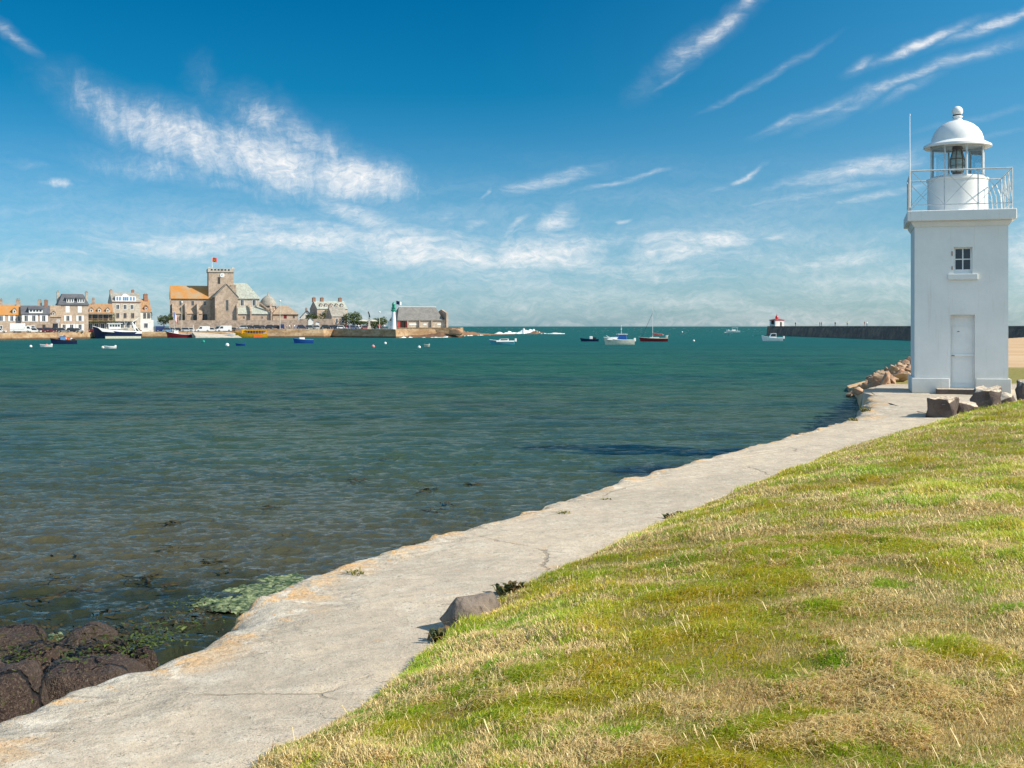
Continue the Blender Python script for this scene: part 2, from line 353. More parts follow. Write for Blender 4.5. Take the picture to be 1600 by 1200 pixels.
# value noise for geometry
def vnoise(x, y, seed=0):
    xi = np.floor(x).astype(np.int64); yi = np.floor(y).astype(np.int64); xf = x - xi; yf = y - yi
    u = xf * xf * (3 - 2 * xf); v = yf * yf * (3 - 2 * yf)
    def h(a, b):
        n = (a * 374761393 + b * 668265263 + seed * 1442695041) & 0x7fffffff
        n = ((n ^ (n >> 13)) * 1274126177) & 0x7fffffff
        return ((n ^ (n >> 16)) & 0xffff) / 65535.0
    return (h(xi, yi) * (1 - u) + h(xi + 1, yi) * u) * (1 - v) + (h(xi, yi + 1) * (1 - u) + h(xi + 1, yi + 1) * u) * v
def fbm(x, y, o=4, seed=0):
    s = 0; a = .5; tot = 0
    for k in range(o):
        s = s + a * vnoise(x * 2 ** k, y * 2 ** k, seed + k * 17); tot += a; a *= .5
    return s / tot
def np_mesh(name, V, faces_flat, loop_tot, mat, smooth=True):
    me = bpy.data.meshes.new(name)
    nf = len(loop_tot)
    me.vertices.add(len(V)); me.vertices.foreach_set('co', np.ascontiguousarray(V, dtype=np.float32).ravel())
    me.loops.add(len(faces_flat)); me.loops.foreach_set('vertex_index', np.ascontiguousarray(faces_flat, dtype=np.int32))
    me.polygons.add(nf); st = np.concatenate(([0], np.cumsum(loop_tot)[:-1]))
    me.polygons.foreach_set('loop_start', st.astype(np.int32)); me.polygons.foreach_set('loop_total', np.asarray(loop_tot, dtype=np.int32))
    me.polygons.foreach_set('use_smooth', np.full(nf, smooth, dtype=bool))
    me.update(calc_edges=True); me.materials.append(mat)
    return me
def grid_mesh(name, V, nr, nc, mat):
    i = np.arange(nr - 1)[:, None] * nc + np.arange(nc - 1)[None, :]
    q = np.stack([i, i + 1, i + nc + 1, i + nc], -1).reshape(-1)
    return np_mesh(name, V, q, np.full((nr - 1) * (nc - 1), 4), mat)
def link(name, me, parent=None):
    o = bpy.data.objects.new(name, me); C.objects.link(o)
    if parent is not None: o.parent = parent
    return o

# ------------------------------------------------------------------ water
SEA = -4.0
def water_mat():
    m, t = new_mat('harbour_water')
    g = t.n('ShaderNodeNewGeometry'); pos = g.outputs['Position']
    sp = t.n('ShaderNodeSeparateXYZ'); t.put(sp.inputs[0], pos)
    flat = t.vm('MULTIPLY', pos, (1, 1, 0))
    y = sp.outputs[1]
    n1 = t.noise(t.mapping(flat, (0, 0, 0), (0, 0, 0), (.012, .045, 1)), 1.0, 4, .6)[0]
    n2 = t.noise(t.mapping(flat, (0, 0, 0), (0, 0, R(15)), (.10, .22, 1)), 1.0, 5, .6)[0]
    n3 = t.noise(flat, 1.3, 4, .6)[0]
    yy = t.m('ADD', y, t.m('MULTIPLY', t.m('SUBTRACT', n1, .5), 26))
    shore = t.m('ADD', yy, t.m('MULTIPLY', sp.outputs[0], .25))
    c = t.mix(t.mr(shore, 10, 42), (.080, .066, .032), (.046, .078, .046))       # sandy bottom to deeper green
    c = t.mix(t.mr(shore, 36, 120), c, (.024, .098, .070))
    c = t.mix(t.mr(yy, 100, 300), c, (.006, .094, .088))
    c = t.mix(t.mr(y, 450, 1500, 0, .8), c, (.003, .088, .076))
    gu = t.noise(t.mapping(flat, (0, 0, 0), (0, 0, R(4)), (.022, .075, 1)), 1.0, 5, .62, .5)[0]     # gusts and deeper water
    c = t.mix(t.m('MULTIPLY', t.mr(gu, .47, .62, 0, .45), t.m('MULTIPLY', t.mr(y, 25, 60), t.mr(y, 420, 180))), c, (.006, .050, .062))
    pt = t.m('MULTIPLY', t.mr(n2, .52, .68), t.mr(y, 160, 60))
    c = t.mix(t.m('MULTIPLY', pt, .5), c, (.018, .032, .030))                    # weed beds on the bottom
    d1 = t.vm('LENGTH', t.mapping(flat, (-5.5, 14.5, 0), (0, 0, R(12)), (7.5, 5.5, 1), 'TEXTURE'))
    c = t.mix(t.m('MULTIPLY', t.mr(t.m('ADD', d1, t.m('MULTIPLY', t.m('SUBTRACT', n3, .5), .9)), 1.15, .55), .85), c, (.020, .028, .012))
    d2 = t.vm('LENGTH', t.mapping(flat, (4.3, 33.5, 0), (0, 0, R(8)), (2.2, 2.0, 1), 'TEXTURE'))
    c = t.mix(t.m('MULTIPLY', t.mr(d2, 1.1, .5), .9), c, (.010, .016, .022))
    # ripples smaller than the mesh
    b1 = t.noise(t.mapping(flat, (0, 0, 0), (0, 0, R(12)), (1.5, 2.6, 1)), 2.2, 5, .6, .6)[0]
    b2 = t.noise(t.mapping(flat, (0, 0, 0), (0, 0, R(8)), (.22, .5, 1)), 1.0, 6, .62, .4)[0]
    bn = t.n('ShaderNodeBump'); bn.inputs['Strength'].default_value = 1.0; bn.inputs['Distance'].default_value = 1.0
    hgt = t.m('ADD', t.m('MULTIPLY', b1, t.mr(y, 60, 10, .13, .065)), t.m('MULTIPLY', b2, t.mr(y, 15, 80, 0.0, .62)))
    t.put(bn.inputs['Height'], hgt)
    df = t.n('ShaderNodeBsdfDiffuse'); t.put(df.inputs[0], c); t.put(df.inputs['Normal'], bn.outputs[0])
    gl = t.n('ShaderNodeBsdfGlossy'); t.put(gl.inputs['Roughness'], t.mr(y, 15, 250, .05, .30)); t.put(gl.inputs['Normal'], bn.outputs[0])
    fr = t.n('ShaderNodeFresnel'); fr.inputs[0].default_value = 1.33; t.put(fr.inputs['Normal'], bn.outputs[0])
    fac = t.m('MINIMUM', t.m('MULTIPLY', fr.outputs[0], t.mr(y, 10, 140, 1.0, .46)), t.mr(y, 10, 260, .65, .20))    # choppy water far out shows less mirror
    mx = t.n('ShaderNodeMixShader'); t.put(mx.inputs[0], fac); t.put(mx.inputs[1], df.outputs[0]); t.put(mx.inputs[2], gl.outputs[0])
    o = t.n('ShaderNodeOutputMaterial'); t.put(o.inputs[0], mx.outputs[0]); return m
M['water'] = water_mat()
def make_water():
    d = [3.0]
    while d[-1] < 430: d.append(d[-1] * 1.0042)
    while d[-1] < 42000: d.append(d[-1] * 1.035)
    d = np.array(d); nr = len(d); nc = 760
    u = np.linspace(-.72, .56, nc)
    Y = d[:, None] * np.ones((1, nc)); X = d[:, None] * u[None, :]
    Z = np.zeros_like(X); DX = np.zeros_like(X); DY = np.zeros_like(X)
    g = np.random.default_rng(5)
    amp_env = .5 + 1.0 * fbm(X / 6, Y / 9, 3, 4)
    wob = [fbm(X / q, Y / q, 2, 60 + k) * 9 for k, q in enumerate((1.2, 3.0, 8.0))]
    cell = np.maximum(Y * .0042, Y * .0017)
    for k in range(54):
        lam = math.exp(g.uniform(math.log(.22), math.log(4.5))) if k % 3 == 0 else math.exp(g.uniform(math.log(.18), math.log(.85)))
        th = R(100) + g.normal() * (.42 if lam > .6 else .62)
        kx, ky = 2 * math.pi / lam * math.cos(th), 2 * math.pi / lam * math.sin(th)
        fade = np.clip((lam / cell - 2.6) / 3.0, 0, 1) * np.clip((430 - Y) / 120, 0, 1)
        a = .0068 * lam * fade * amp_env * (1.35 if lam < .5 else 1.15 if lam < 1.1 else .55 + 1.0 * np.clip((Y - 40) / 80, 0, 1))
        ph = kx * X + ky * Y + g.uniform(0, 6.28) + wob[0 if lam < .5 else 1 if lam < 1.5 else 2]
        sn = np.sin(ph); Z += a * (sn + .25 * np.cos(2 * ph)); cc = a * np.cos(ph) * 1.0
        DX += cc * math.cos(th); DY += cc * math.sin(th)
    V = np.stack([X + DX, Y + DY, SEA + Z], -1).reshape(-1, 3)
    structure(link('water', grid_mesh('water', V, nr, nc, M['water'])))
make_water()

# ------------------------------------------------------------------ the near shore: path edges
PZ = -1.96
def pathpt(px, py): d = -PZ * F / (py - 510); return (PX(px, d), d)
SEA_EDGE = [(-4.2, 2.2)] + [pathpt(*q) for q in [(0, 1125), (100, 1080), (200, 1045), (300, 1002), (370, 958), (440, 915), (530, 880), (660, 845), (800, 808), (890, 775), (1000, 742), (1100, 714), (1200, 690), (1300, 663), (1342, 650), (1352, 634), (1357, 617)]]
GRASS_EDGE = [(-1.9, 1.5)] + [pathpt(*q) for q in [(395, 1200), (480, 1158), (590, 1098), (640, 1040), (690, 1005), (735, 968), (800, 930), (850, 905), (930, 868), (1050, 814), (1150, 770), (1260, 728), (1310, 706), (1400, 682), (1452, 667), (1482, 657), (1540, 643), (1600, 634)]] + [(19, 33.5)]
def resample(pl, n):
    p = np.array(pl); s = np.concatenate(([0], np.cumsum(np.linalg.norm(np.diff(p, axis=0), axis=1))))
    # smooth corner-cutting
    q = np.linspace(0, s[-1], n); return np.stack([np.interp(q, s, p[:, 0]), np.interp(q, s, p[:, 1])], -1), q
def chaikin(pl, k=2):
    p = [np.array(a) for a in pl]
    for _ in range(k):
        o = [p[0]]
        for a, b in zip(p[:-1], p[1:]): o += [a * .75 + b * .25, a * .25 + b * .75]
        p = o + [p[-1]]
    return p
GE = np.array(chaikin(GRASS_EDGE, 2))
SE = np.array(chaikin(SEA_EDGE[:-3], 2) + [np.array(q) for q in SEA_EDGE[-3:]])
POLY = np.concatenate([GE, np.array([(40, 34), (40, -6), (-1.9, -6)])])
def sdist(X, Y):
    sh = X.shape; x = X.ravel(); y = Y.ravel()
    dm = np.full(x.shape, 1e9)
    for a, b in zip(GE[:-1], GE[1:]):
        ab = b - a; tt = np.clip(((x - a[0]) * ab[0] + (y - a[1]) * ab[1]) / (ab @ ab), 0, 1)
        dm = np.minimum(dm, np.hypot(x - a[0] - tt * ab[0], y - a[1] - tt * ab[1]))
    ins = np.zeros(x.shape, bool); n = len(POLY)
    for i in range(n):
        a = POLY[i]; b = POLY[(i + 1) % n]
        c = ((a[1] > y) != (b[1] > y)) & (x < (b[0] - a[0]) * (y - a[1]) / (b[1] - a[1] + 1e-12) + a[0])
        ins ^= c
    return np.where(ins, dm, -dm).reshape(sh)
def ground_z(X, Y, ds=None):
    if ds is None: ds = sdist(X, Y)
    e = ds + .10 * (fbm(X * 2.2, Y * 2.2, 3, 9) - .5)
    z = PZ + .02 + .56 * (1 - np.exp(-np.maximum(e, 0) / 1.45)) + .10 * (fbm(X * .6, Y * .6, 3, 3) - .5) * np.clip(e, 0, 1) + .055 * (fbm(X * 3.1, Y * 3.1, 3, 120) - .5) * np.clip(e * 2, 0, 1)
    return np.where(e < 0, PZ - .01 + np.maximum(e * 1.2, -.4), z)

# path sheet with the sea wall below it
def concrete_mat():
    m, t = new_mat('old_concrete_path')
    g = t.n('ShaderNodeNewGeometry'); pos = g.outputs['Position']
    at = t.n('ShaderNodeAttribute', attribute_name='seaside'); sd = at.outputs['Fac']      # metres from the seaward edge
    sp = t.n('ShaderNodeSeparateXYZ'); t.put(sp.inputs[0], pos)
    n1 = t.noise(pos, .9, 5, .6)[0]; n2 = t.noise(pos, 5, 5, .65)[0]; n3 = t.noise(pos, 34, 4, .7)[0]; n4 = t.noise(pos, 2.1, 6, .65, .6)[0]; n5 = t.noise(pos, 90, 2, .6)[0]
    n6 = t.noise(pos, 11, 6, .7)[0]
    c = t.mix(t.mr(n1, .32, .68), (.53, .45, .345), (.45, .385, .305))
    c = t.mix(t.mr(n2, .46, .66, 0, .7), c, (.60, .54, .44))
    c = t.mix(t.mr(n6, .50, .64, 0, .55), c, (.33, .28, .22))
    n7 = t.noise(pos, .45, 5, .6)[0]
    c = t.mix(t.mr(n7, .46, .66, 0, .5), c, (.365, .315, .25))
    rough = t.mr(t.m('ADD', sd, t.m('MULTIPLY', t.m('SUBTRACT', n4, .5), 2.4)), 1.0, .25)
    c = t.mix(t.m('MULTIPLY', rough, .62), c, t.mix(t.mr(n6, .4, .62), (.44, .40, .33), (.27, .245, .20)))
    smooth_strip = t.m('MULTIPLY', t.mr(sd, .50, .30), t.mr(sp.outputs[1], 11.5, 9.0))
    c = t.mix(t.m('MULTIPLY', smooth_strip, .8), c, t.mix(t.mr(n2, .4, .6), (.50, .46, .385), (.44, .405, .34)))
    li = t.m('MULTIPLY', t.mr(t.noise(pos, 2.0, 6, .68, .8)[0], .48, .57), t.mr(sd, .95, .1, 0, 1))
    c = t.mix(t.m('MULTIPLY', li, t.mr(n6, .35, .6, .5, 1.0)), c, t.mix(t.mr(n3, .4, .65), (.70, .46, .22), (.62, .30, .07)))
    wl = t.m('MULTIPLY', t.mr(t.noise(pos, 3.4, 5, .65, .5)[0], .56, .62), t.mr(sd, 1.3, .2, .2, 1))
    c = t.mix(t.m('MULTIPLY', wl, .8), c, (.66, .61, .52))
    dk = t.m('MULTIPLY', t.mr(n3, .58, .68), t.mr(n2, .40, .60, .15, 1))
    c = t.mix(t.m('MULTIPLY', dk, .65), c, (.20, .17, .13))
    c = t.mix(t.mr(n5, .61, .69, 0, .75), c, (.15, .12, .09))
    n8 = t.noise(pos, 150, 2, .5)[0]
    c = t.mix(t.mr(n8, .48, .66, 0, .34), c, (.66, .59, .48)); c = t.mix(t.mr(n8, .46, .34, 0, .42), c, (.22, .19, .15))
    vo = t.n('ShaderNodeTexVoronoi', feature='DISTANCE_TO_EDGE', voronoi_dimensions='2D'); t.put(vo.inputs[0], t.vm('ADD', t.mapping(pos, (0, 0, 0), (0, 0, R(-35)), (.35, .62, 1)), t.vm('MULTIPLY', t.noise(pos, 3.5, 4, .6)[1], (.11, .11, 0))))
    vo.inputs['Scale'].default_value = 1.0
    ck = t.m('MULTIPLY', t.mr(vo.outputs[0], .011, .004), t.mr(t.noise(pos, 1.1, 3, .6)[0], .47, .55))
    c = t.mix(t.m('MULTIPLY', ck, .5), c, (.19, .15, .105))
    dry = t.m('MULTIPLY', t.mr(n4, .60, .70), t.mr(sd, 1.2, 1.7))
    c = t.mix(t.m('MULTIPLY', dry, .5), c, (.52, .34, .18))
    wet = t.mr(sp.outputs[2], -2.5, -3.3, 0, .8)
    c = t.mix(wet, c, (.07, .055, .04))
    h = t.m('ADD', t.m('ADD', t.m('MULTIPLY', n2, .6), t.m('MULTIPLY', n6, t.m('ADD', .5, t.m('MULTIPLY', rough, .8)))), t.m('SUBTRACT', t.m('MULTIPLY', n5, -.10), t.m('ADD', t.m('MULTIPLY', ck, .25), t.m('MULTIPLY', dk, .25))))
    return finish(t, m, c, .92, h, .7, .03, .2)
M['concrete'] = concrete_mat()
def make_path():
    n = 1700
    A, s = resample(SE, n)
    # opposite edge: nearest matching fraction along a shifted grass edge
    B, _ = resample(np.concatenate([GE[:-6], np.array([(9.6, 24.4), (12.0, 28.5), (17, 32.2)])]), n)
    # make the cross lines roughly square by matching depth
    yb = np.linspace(0, 1, n)
    T = np.concatenate([-np.linspace(.0, 1, 1), [0, .012, .03, .06, .10, .15, .21, .28], np.linspace(.35, 1, 26)])
    rows = []; sea = []
    jag = .16 * (fbm(s * 1.3, s * 0 + 3, 4, 21) - .5) + .22 * (fbm(s * 5.0, s * 0 + 8, 4, 33) - .5) + .07 * (fbm(s * 17.0, s * 0 + 2, 2, 35) - .5)
    Wd = np.linalg.norm(B - A, axis=1)
    dirv = (B - A) / Wd[:, None]
    A2 = A + dirv * jag[:, None]
    Bx = B + dirv * .9
    cols = []
    # wall face (lower points), then the top
    for dz, off in ((-2.4, -.30), (-1.7, -.22), (-1.0, -.14), (-.55, -.09), (-.28, -.06), (-.10, -.03)):
        wob = .10 * (fbm(s * 2.2, s * 0 + dz * 5, 3, 41) - .5)
        q = A2 + dirv * (off + wob)[:, None]
        cols.append(np.stack([q[:, 0], q[:, 1], np.full(n, PZ + dz)], -1)); sea.append(np.zeros(n))
    for k, tt in enumerate(np.concatenate([[0, .012, .03, .06, .10, .15, .21, .28], np.linspace(.35, 1, 30)])):
        q = A2 * (1 - tt) + Bx * tt
        dist = tt * np.linalg.norm(Bx - A2, axis=1)
        z = PZ + .05 * (fbm(q[:, 0] * 1.3, q[:, 1] * 1.3, 4, 2) - .5) + .018 * (fbm(q[:, 0] * 7, q[:, 1] * 7, 3, 6) - .5)
        rough = np.exp(-dist / .28)
        z = z + rough * (.20 * (fbm(q[:, 0] * 2.8, q[:, 1] * 2.8, 5, 12) - .55)) - .05 * np.exp(-dist / .05)
        z = z - .02 * np.exp(-((dist - .55 - .25 * fbm(s * .6, s * 0, 2, 50)) / .12) ** 2)
        cols.append(np.stack([q[:, 0], q[:, 1], z], -1)); sea.append(dist)
    V = np.stack(cols, 1); nc = V.shape[1]
    me = grid_mesh('path', V.reshape(-1, 3), n, nc, M['concrete'])
    at = me.attributes.new('seaside', 'FLOAT', 'POINT'); at.data.foreach_set('value', np.stack(sea, 1).ravel().astype(np.float32))
    structure(link('path', me))
make_path()

# land round the lighthouse and beyond
def land_mat():
    m, t = new_mat('shore_ground')
    g = t.n('ShaderNodeNewGeometry'); pos = g.outputs['Position']; sp = t.n('ShaderNodeSeparateXYZ'); t.put(sp.inputs[0], pos)
    n1 = t.noise(pos, .5, 5, .62)[0]; n2 = t.noise(pos, 9, 5, .65)[0]; n3 = t.noise(pos, .12, 4, .6)[0]
    y = t.m('ADD', sp.outputs[1], t.m('MULTIPLY', t.m('SUBTRACT', n1, .5), 3))
    sand = t.mix(t.mr(n1, .3, .7), (.47, .375, .28), (.56, .46, .35))
    sand = t.mix(t.mr(n2, .5, .7, 0, .6), sand, (.27, .21, .15))
    grs = t.mix(t.mr(n2, .35, .65), (.17, .17, .035), (.30, .25, .09))
    bch = t.mix(t.mr(t.noise(t.mapping(pos, (0, 0, 0), (0, 0, 0), (.05, .2, 1)), 1.5, 5, .6)[0], .35, .65), (.50, .33, .19), (.58, .42, .26))
    c = t.mix(t.mr(y, 41, 42.5), sand, grs); c = t.mix(t.mr(y, 56, 60), c, bch)
    return finish(t, m, c, .95, t.m('ADD', n1, n2), .5, .05, .2)
M['land'] = land_mat()
def make_land():
    E = np.array([(10.32, 34.7), (10.5, 36.4), (12.15, 42), (14.5, 50), (17.3, 60), (19.7, 69), (21.6, 78), (28, 92), (40, 118), (57, 150), (75, 190), (95, 225), (117, 262)])
    A, s = resample(E, 320)
    cols = []
    for tt in np.linspace(0, 1, 90):
        q = A + np.array([80 * tt ** 2.2, -14 * tt ** 2.2])
        q[:, 1] = np.maximum(q[:, 1], 26 + 0 * q[:, 1]) if tt > .3 else q[:, 1]
        z = PZ - .012 + .05 * (fbm(q[:, 0] * .7, q[:, 1] * .7, 3, 70) - .5)
        z = z + np.clip((q[:, 1] - 58) / 60, 0, 1) * (.25 - .3 * np.clip((q[:, 1] - 120) / 60, 0, 1))
        z = np.minimum(z, .565 * q[:, 0] - .2132 * q[:, 1] - .30 + .25 * np.clip((42 - q[:, 1]) / 4, 0, 1))
        cols.append(np.stack([q[:, 0], q[:, 1], z], -1))
    # slope under the rocks down to the sea bed
    pre = []
    for k in (1.0, .5):
        q = A + np.array([-.25 * k, .1 * k]); pre.append(np.stack([q[:, 0], q[:, 1], np.full(len(q), PZ - .9 - 1.9 * k)], -1))
    V = np.stack(pre + cols, 1)
    structure(link('shore_ground', grid_mesh('shore_ground', V.reshape(-1, 3), V.shape[0], V.shape[1], M['land'])))
    # paved apron before the lighthouse, laid over the ground
    ap = np.array([(9.9, 33.6), (10.42, 34.9), (10.75, 36.4), (12.1, 40.3), (13.0, 40.5), (17.5, 40.5), (30, 40.5), (30, 26.0), (12.2, 26.5), (9.0, 24.0)])
    c = ap.mean(0)
    g = []
    for i in range(40):
        tt = i / 39
        pr, _ = resample(np.concatenate([ap, ap[:1]]), 160)
        q = c + (pr - c) * tt
        z = PZ - .004 + .03 * (fbm(q[:, 0] * 1.2, q[:, 1] * 1.2, 4, 80) - .5) + .012 * (fbm(q[:, 0] * 6, q[:, 1] * 6, 3, 81) - .5)
        g.append(np.stack([q[:, 0], q[:, 1], z], -1))
    V = np.stack(g, 0)
    me = grid_mesh('pavement', V.reshape(-1, 3), 40, 160, M['concrete'])
    at = me.attributes.new('seaside', 'FLOAT', 'POINT'); at.data.foreach_set('value', np.full(len(V.reshape(-1, 3)), 1.25, np.float32))
    structure(link('pavement', me))
make_land()

# ------------------------------------------------------------------ grass bank
def soil_mat():
    m, t = new_mat('thatch_soil')
    g = t.n('ShaderNodeNewGeometry'); pos = g.outputs['Position']
    n1 = t.noise(pos, 1.2, 5, .65)[0]; n2 = t.noise(pos, 30, 4, .7)[0]
    c = t.mix(t.mr(n1, .35, .65), (.36, .26, .12), (.20, .19, .05))
    c = t.mix(t.mr(n2, .45, .7, 0, .7), c, (.10, .075, .035))
    return finish(t, m, c, .95, n2, .8, .03, .1)
M['soil'] = soil_mat()
def grass_mat():
    m, t = new_mat('grass_blades')
    at = t.n('ShaderNodeAttribute', attribute_name='tint')
    d = t.n('ShaderNodeBsdfDiffuse'); tr = t.n('ShaderNodeBsdfTranslucent'); mx = t.n('ShaderNodeMixShader'); mx.inputs[0].default_value = .38
    gl = t.n('ShaderNodeBsdfGlossy'); gl.inputs['Roughness'].default_value = .45; gl.inputs[0].default_value = (1, 1, 1, 1)
    mx2 = t.n('ShaderNodeMixShader'); mx2.inputs[0].default_value = .035
    t.put(d.inputs[0], at.outputs[0]); t.put(tr.inputs[0], at.outputs[0])
    t.put(mx.inputs[1], d.outputs[0]); t.put(mx.inputs[2], tr.outputs[0])
    t.put(mx2.inputs[1], mx.outputs[0]); t.put(mx2.inputs[2], gl.outputs[0])
    o = t.n('ShaderNodeOutputMaterial'); t.put(o.inputs[0], mx2.outputs[0]); return m
M['grass'] = grass_mat()
def make_grass():
    xs = np.concatenate([np.arange(-2.6, 6, .07), np.arange(6, 34, .12)]); ys = np.concatenate([np.arange(-1.0, 14, .08), np.arange(14, 36, .13)])
    X, Y = np.meshgrid(xs, ys); Z = ground_z(X, Y)
    me = grid_mesh('grass_bank', np.stack([X, Y, Z], -1).reshape(-1, 3), len(ys), len(xs), M['soil'])
    bm = bmesh.new(); bm.from_mesh(me)
    bmesh.ops.delete(bm, geom=[v for v in bm.verts if v.co.z < PZ - .30], context='VERTS'); bm.to_mesh(me); bm.free()
    structure(link('grass_bank', me))
    g = np.random.default_rng(3)
    N = 2000000
    d = np.exp(g.uniform(math.log(3.6), math.log(36), N)); u = g.uniform(-.42, .90, N)
    keep = g.uniform(size=N) < np.clip(1.25 - .018 * d, .2, 1) * np.where(u > .52, .55, 1)
    x = u * d; y = d
    ds = sdist(x, y)
    edge = .34 * (fbm(x * 2.2, y * 2.2, 3, 77) - .5) + .16 * (fbm(x * 9, y * 9, 2, 78) - .5)
    keep &= (ds > -.05 + edge)
    x, y, d, ds = x[keep], y[keep], d[keep], ds[keep]
    n = len(x); print('blades', n)
    z = ground_z(x, y, ds)
    big = fbm(x * .55, y * .38, 4, 101); mid = fbm(x * 1.9, y * 1.9, 4, 102); fin = fbm(x * 7, y * 7, 2, 103); tuf = fbm(x * 4.2, y * 4.2, 3, 105)
    green = np.clip((.40 * (big - .5) + .60 * (mid - .5) + .75 * (tuf - .5) + .35 * (fin - .5)) * 4.0 + .50 - .30 * np.exp(-np.maximum(ds, 0) / .35), 0, 1)
    green = np.clip(green + .25 * np.clip((d - 14) / 12, 0, 1), 0, 1)
    longb = g.uniform(size=n) < .0035
    isg = (g.uniform(size=n) < green * .82 + .09) & ~longb
    L = np.where(isg, g.uniform(.03, .075, n), g.uniform(.03, .09, n)) * (.7 + .7 * tuf) * (1 + .25 * np.clip((d - 8) / 15, 0, 1))
    clump = fbm(x * 3.1, y * 3.1, 3, 120); cl2 = fbm(x * 1.0, y * 1.0, 3, 121)
    L = L * np.clip(.55 + 2.4 * (clump - .42), .40, 1.5) * (.65 + .4 * cl2)
    L = np.where(longb, g.uniform(.07, .17, n), L)
    W = (.0022 + .00032 * d) * g.uniform(.7, 1.3, n)
    ang = g.normal(0, .75, n) + .35 + 5.0 * (fbm(x * .9, y * .9, 2, 122) - .5) + np.where(isg, 0, g.uniform(-1.6, 1.6, n))
    lean = np.where(isg, g.uniform(.3, 1.2, n), g.uniform(.75, 1.5, n))
    lean = np.where(longb, g.uniform(1.1, 1.55, n), lean); ang = np.where(longb, g.uniform(-math.pi, math.pi, n), ang)
    hx, hy = np.cos(ang), np.sin(ang)
    bend = g.uniform(.2, .8, n)
    sx, sy = -hy, hx
    base = np.stack([x, y, z - .006], -1)
    a1 = lean * .55; a2 = np.minimum(lean + bend, 1.75)
    m1 = base + (L * .55)[:, None] * np.stack([np.sin(a1) * hx, np.sin(a1) * hy, np.cos(a1)], -1)
    tip = m1 + (L * .5)[:, None] * np.stack([np.sin(a2) * hx, np.sin(a2) * hy, np.cos(a2)], -1)
    side = np.stack([sx, sy, np.zeros(n)], -1)
    # lift blades that would dip below ground
    tip[:, 2] = np.maximum(tip[:, 2], base[:, 2] + .01 + .02 * g.uniform(size=n))
    V = np.stack([base - side * W[:, None] * .5, base + side * W[:, None] * .5, m1 + side * W[:, None] * .42, m1 - side * W[:, None] * .42, tip], 1)
    i = np.arange(n)[:, None] * 5
    F4 = i + np.array([[0, 1, 2, 3]]); F3 = i + np.array([[3, 2, 4]])
    flat = np.concatenate([F4, F3], 1).ravel(); tot = np.tile([4, 3], n)
    me = np_mesh('grass', V.reshape(-1, 3), flat, tot, M['grass'], smooth=False)
    gcol = np.stack([.33 + .42 * (mid - .42) + .17 * g.uniform(size=n), .42 + .12 * (fin - .3) + .13 * g.uniform(size=n), .026 + .016 * g.uniform(size=n)], -1)
    yel = (g.uniform(size=n) < .35 * big + .1)
    gcol = np.where(yel[:, None], gcol * np.array([1.25, 1.08, .95]), gcol)
    k = g.uniform(.62, 1.0, n)[:, None]
    scol = np.array([[1.0, .78, .36]]) * k + np.array([[.06, .0, -.02]]) * g.uniform(-1, 1, n)[:, None]
    brn = g.uniform(size=n) < .10
    scol = np.where(brn[:, None], np.array([[.42, .23, .10]]) * g.uniform(.6, 1.2, n)[:, None], scol)
    col = np.where(isg[:, None], gcol, scol)
    at = me.attributes.new('tint', 'FLOAT_COLOR', 'POINT')
    cc = np.ones((n, 5, 4), np.float32); cc[:, :, :3] = col[:, None, :]
    at.data.foreach_set('color', cc.ravel())
    o = link('grass', me); tag(o, 'green and straw coloured rough grass covering the bank beside the path', 'grass', kind='stuff')
make_grass()

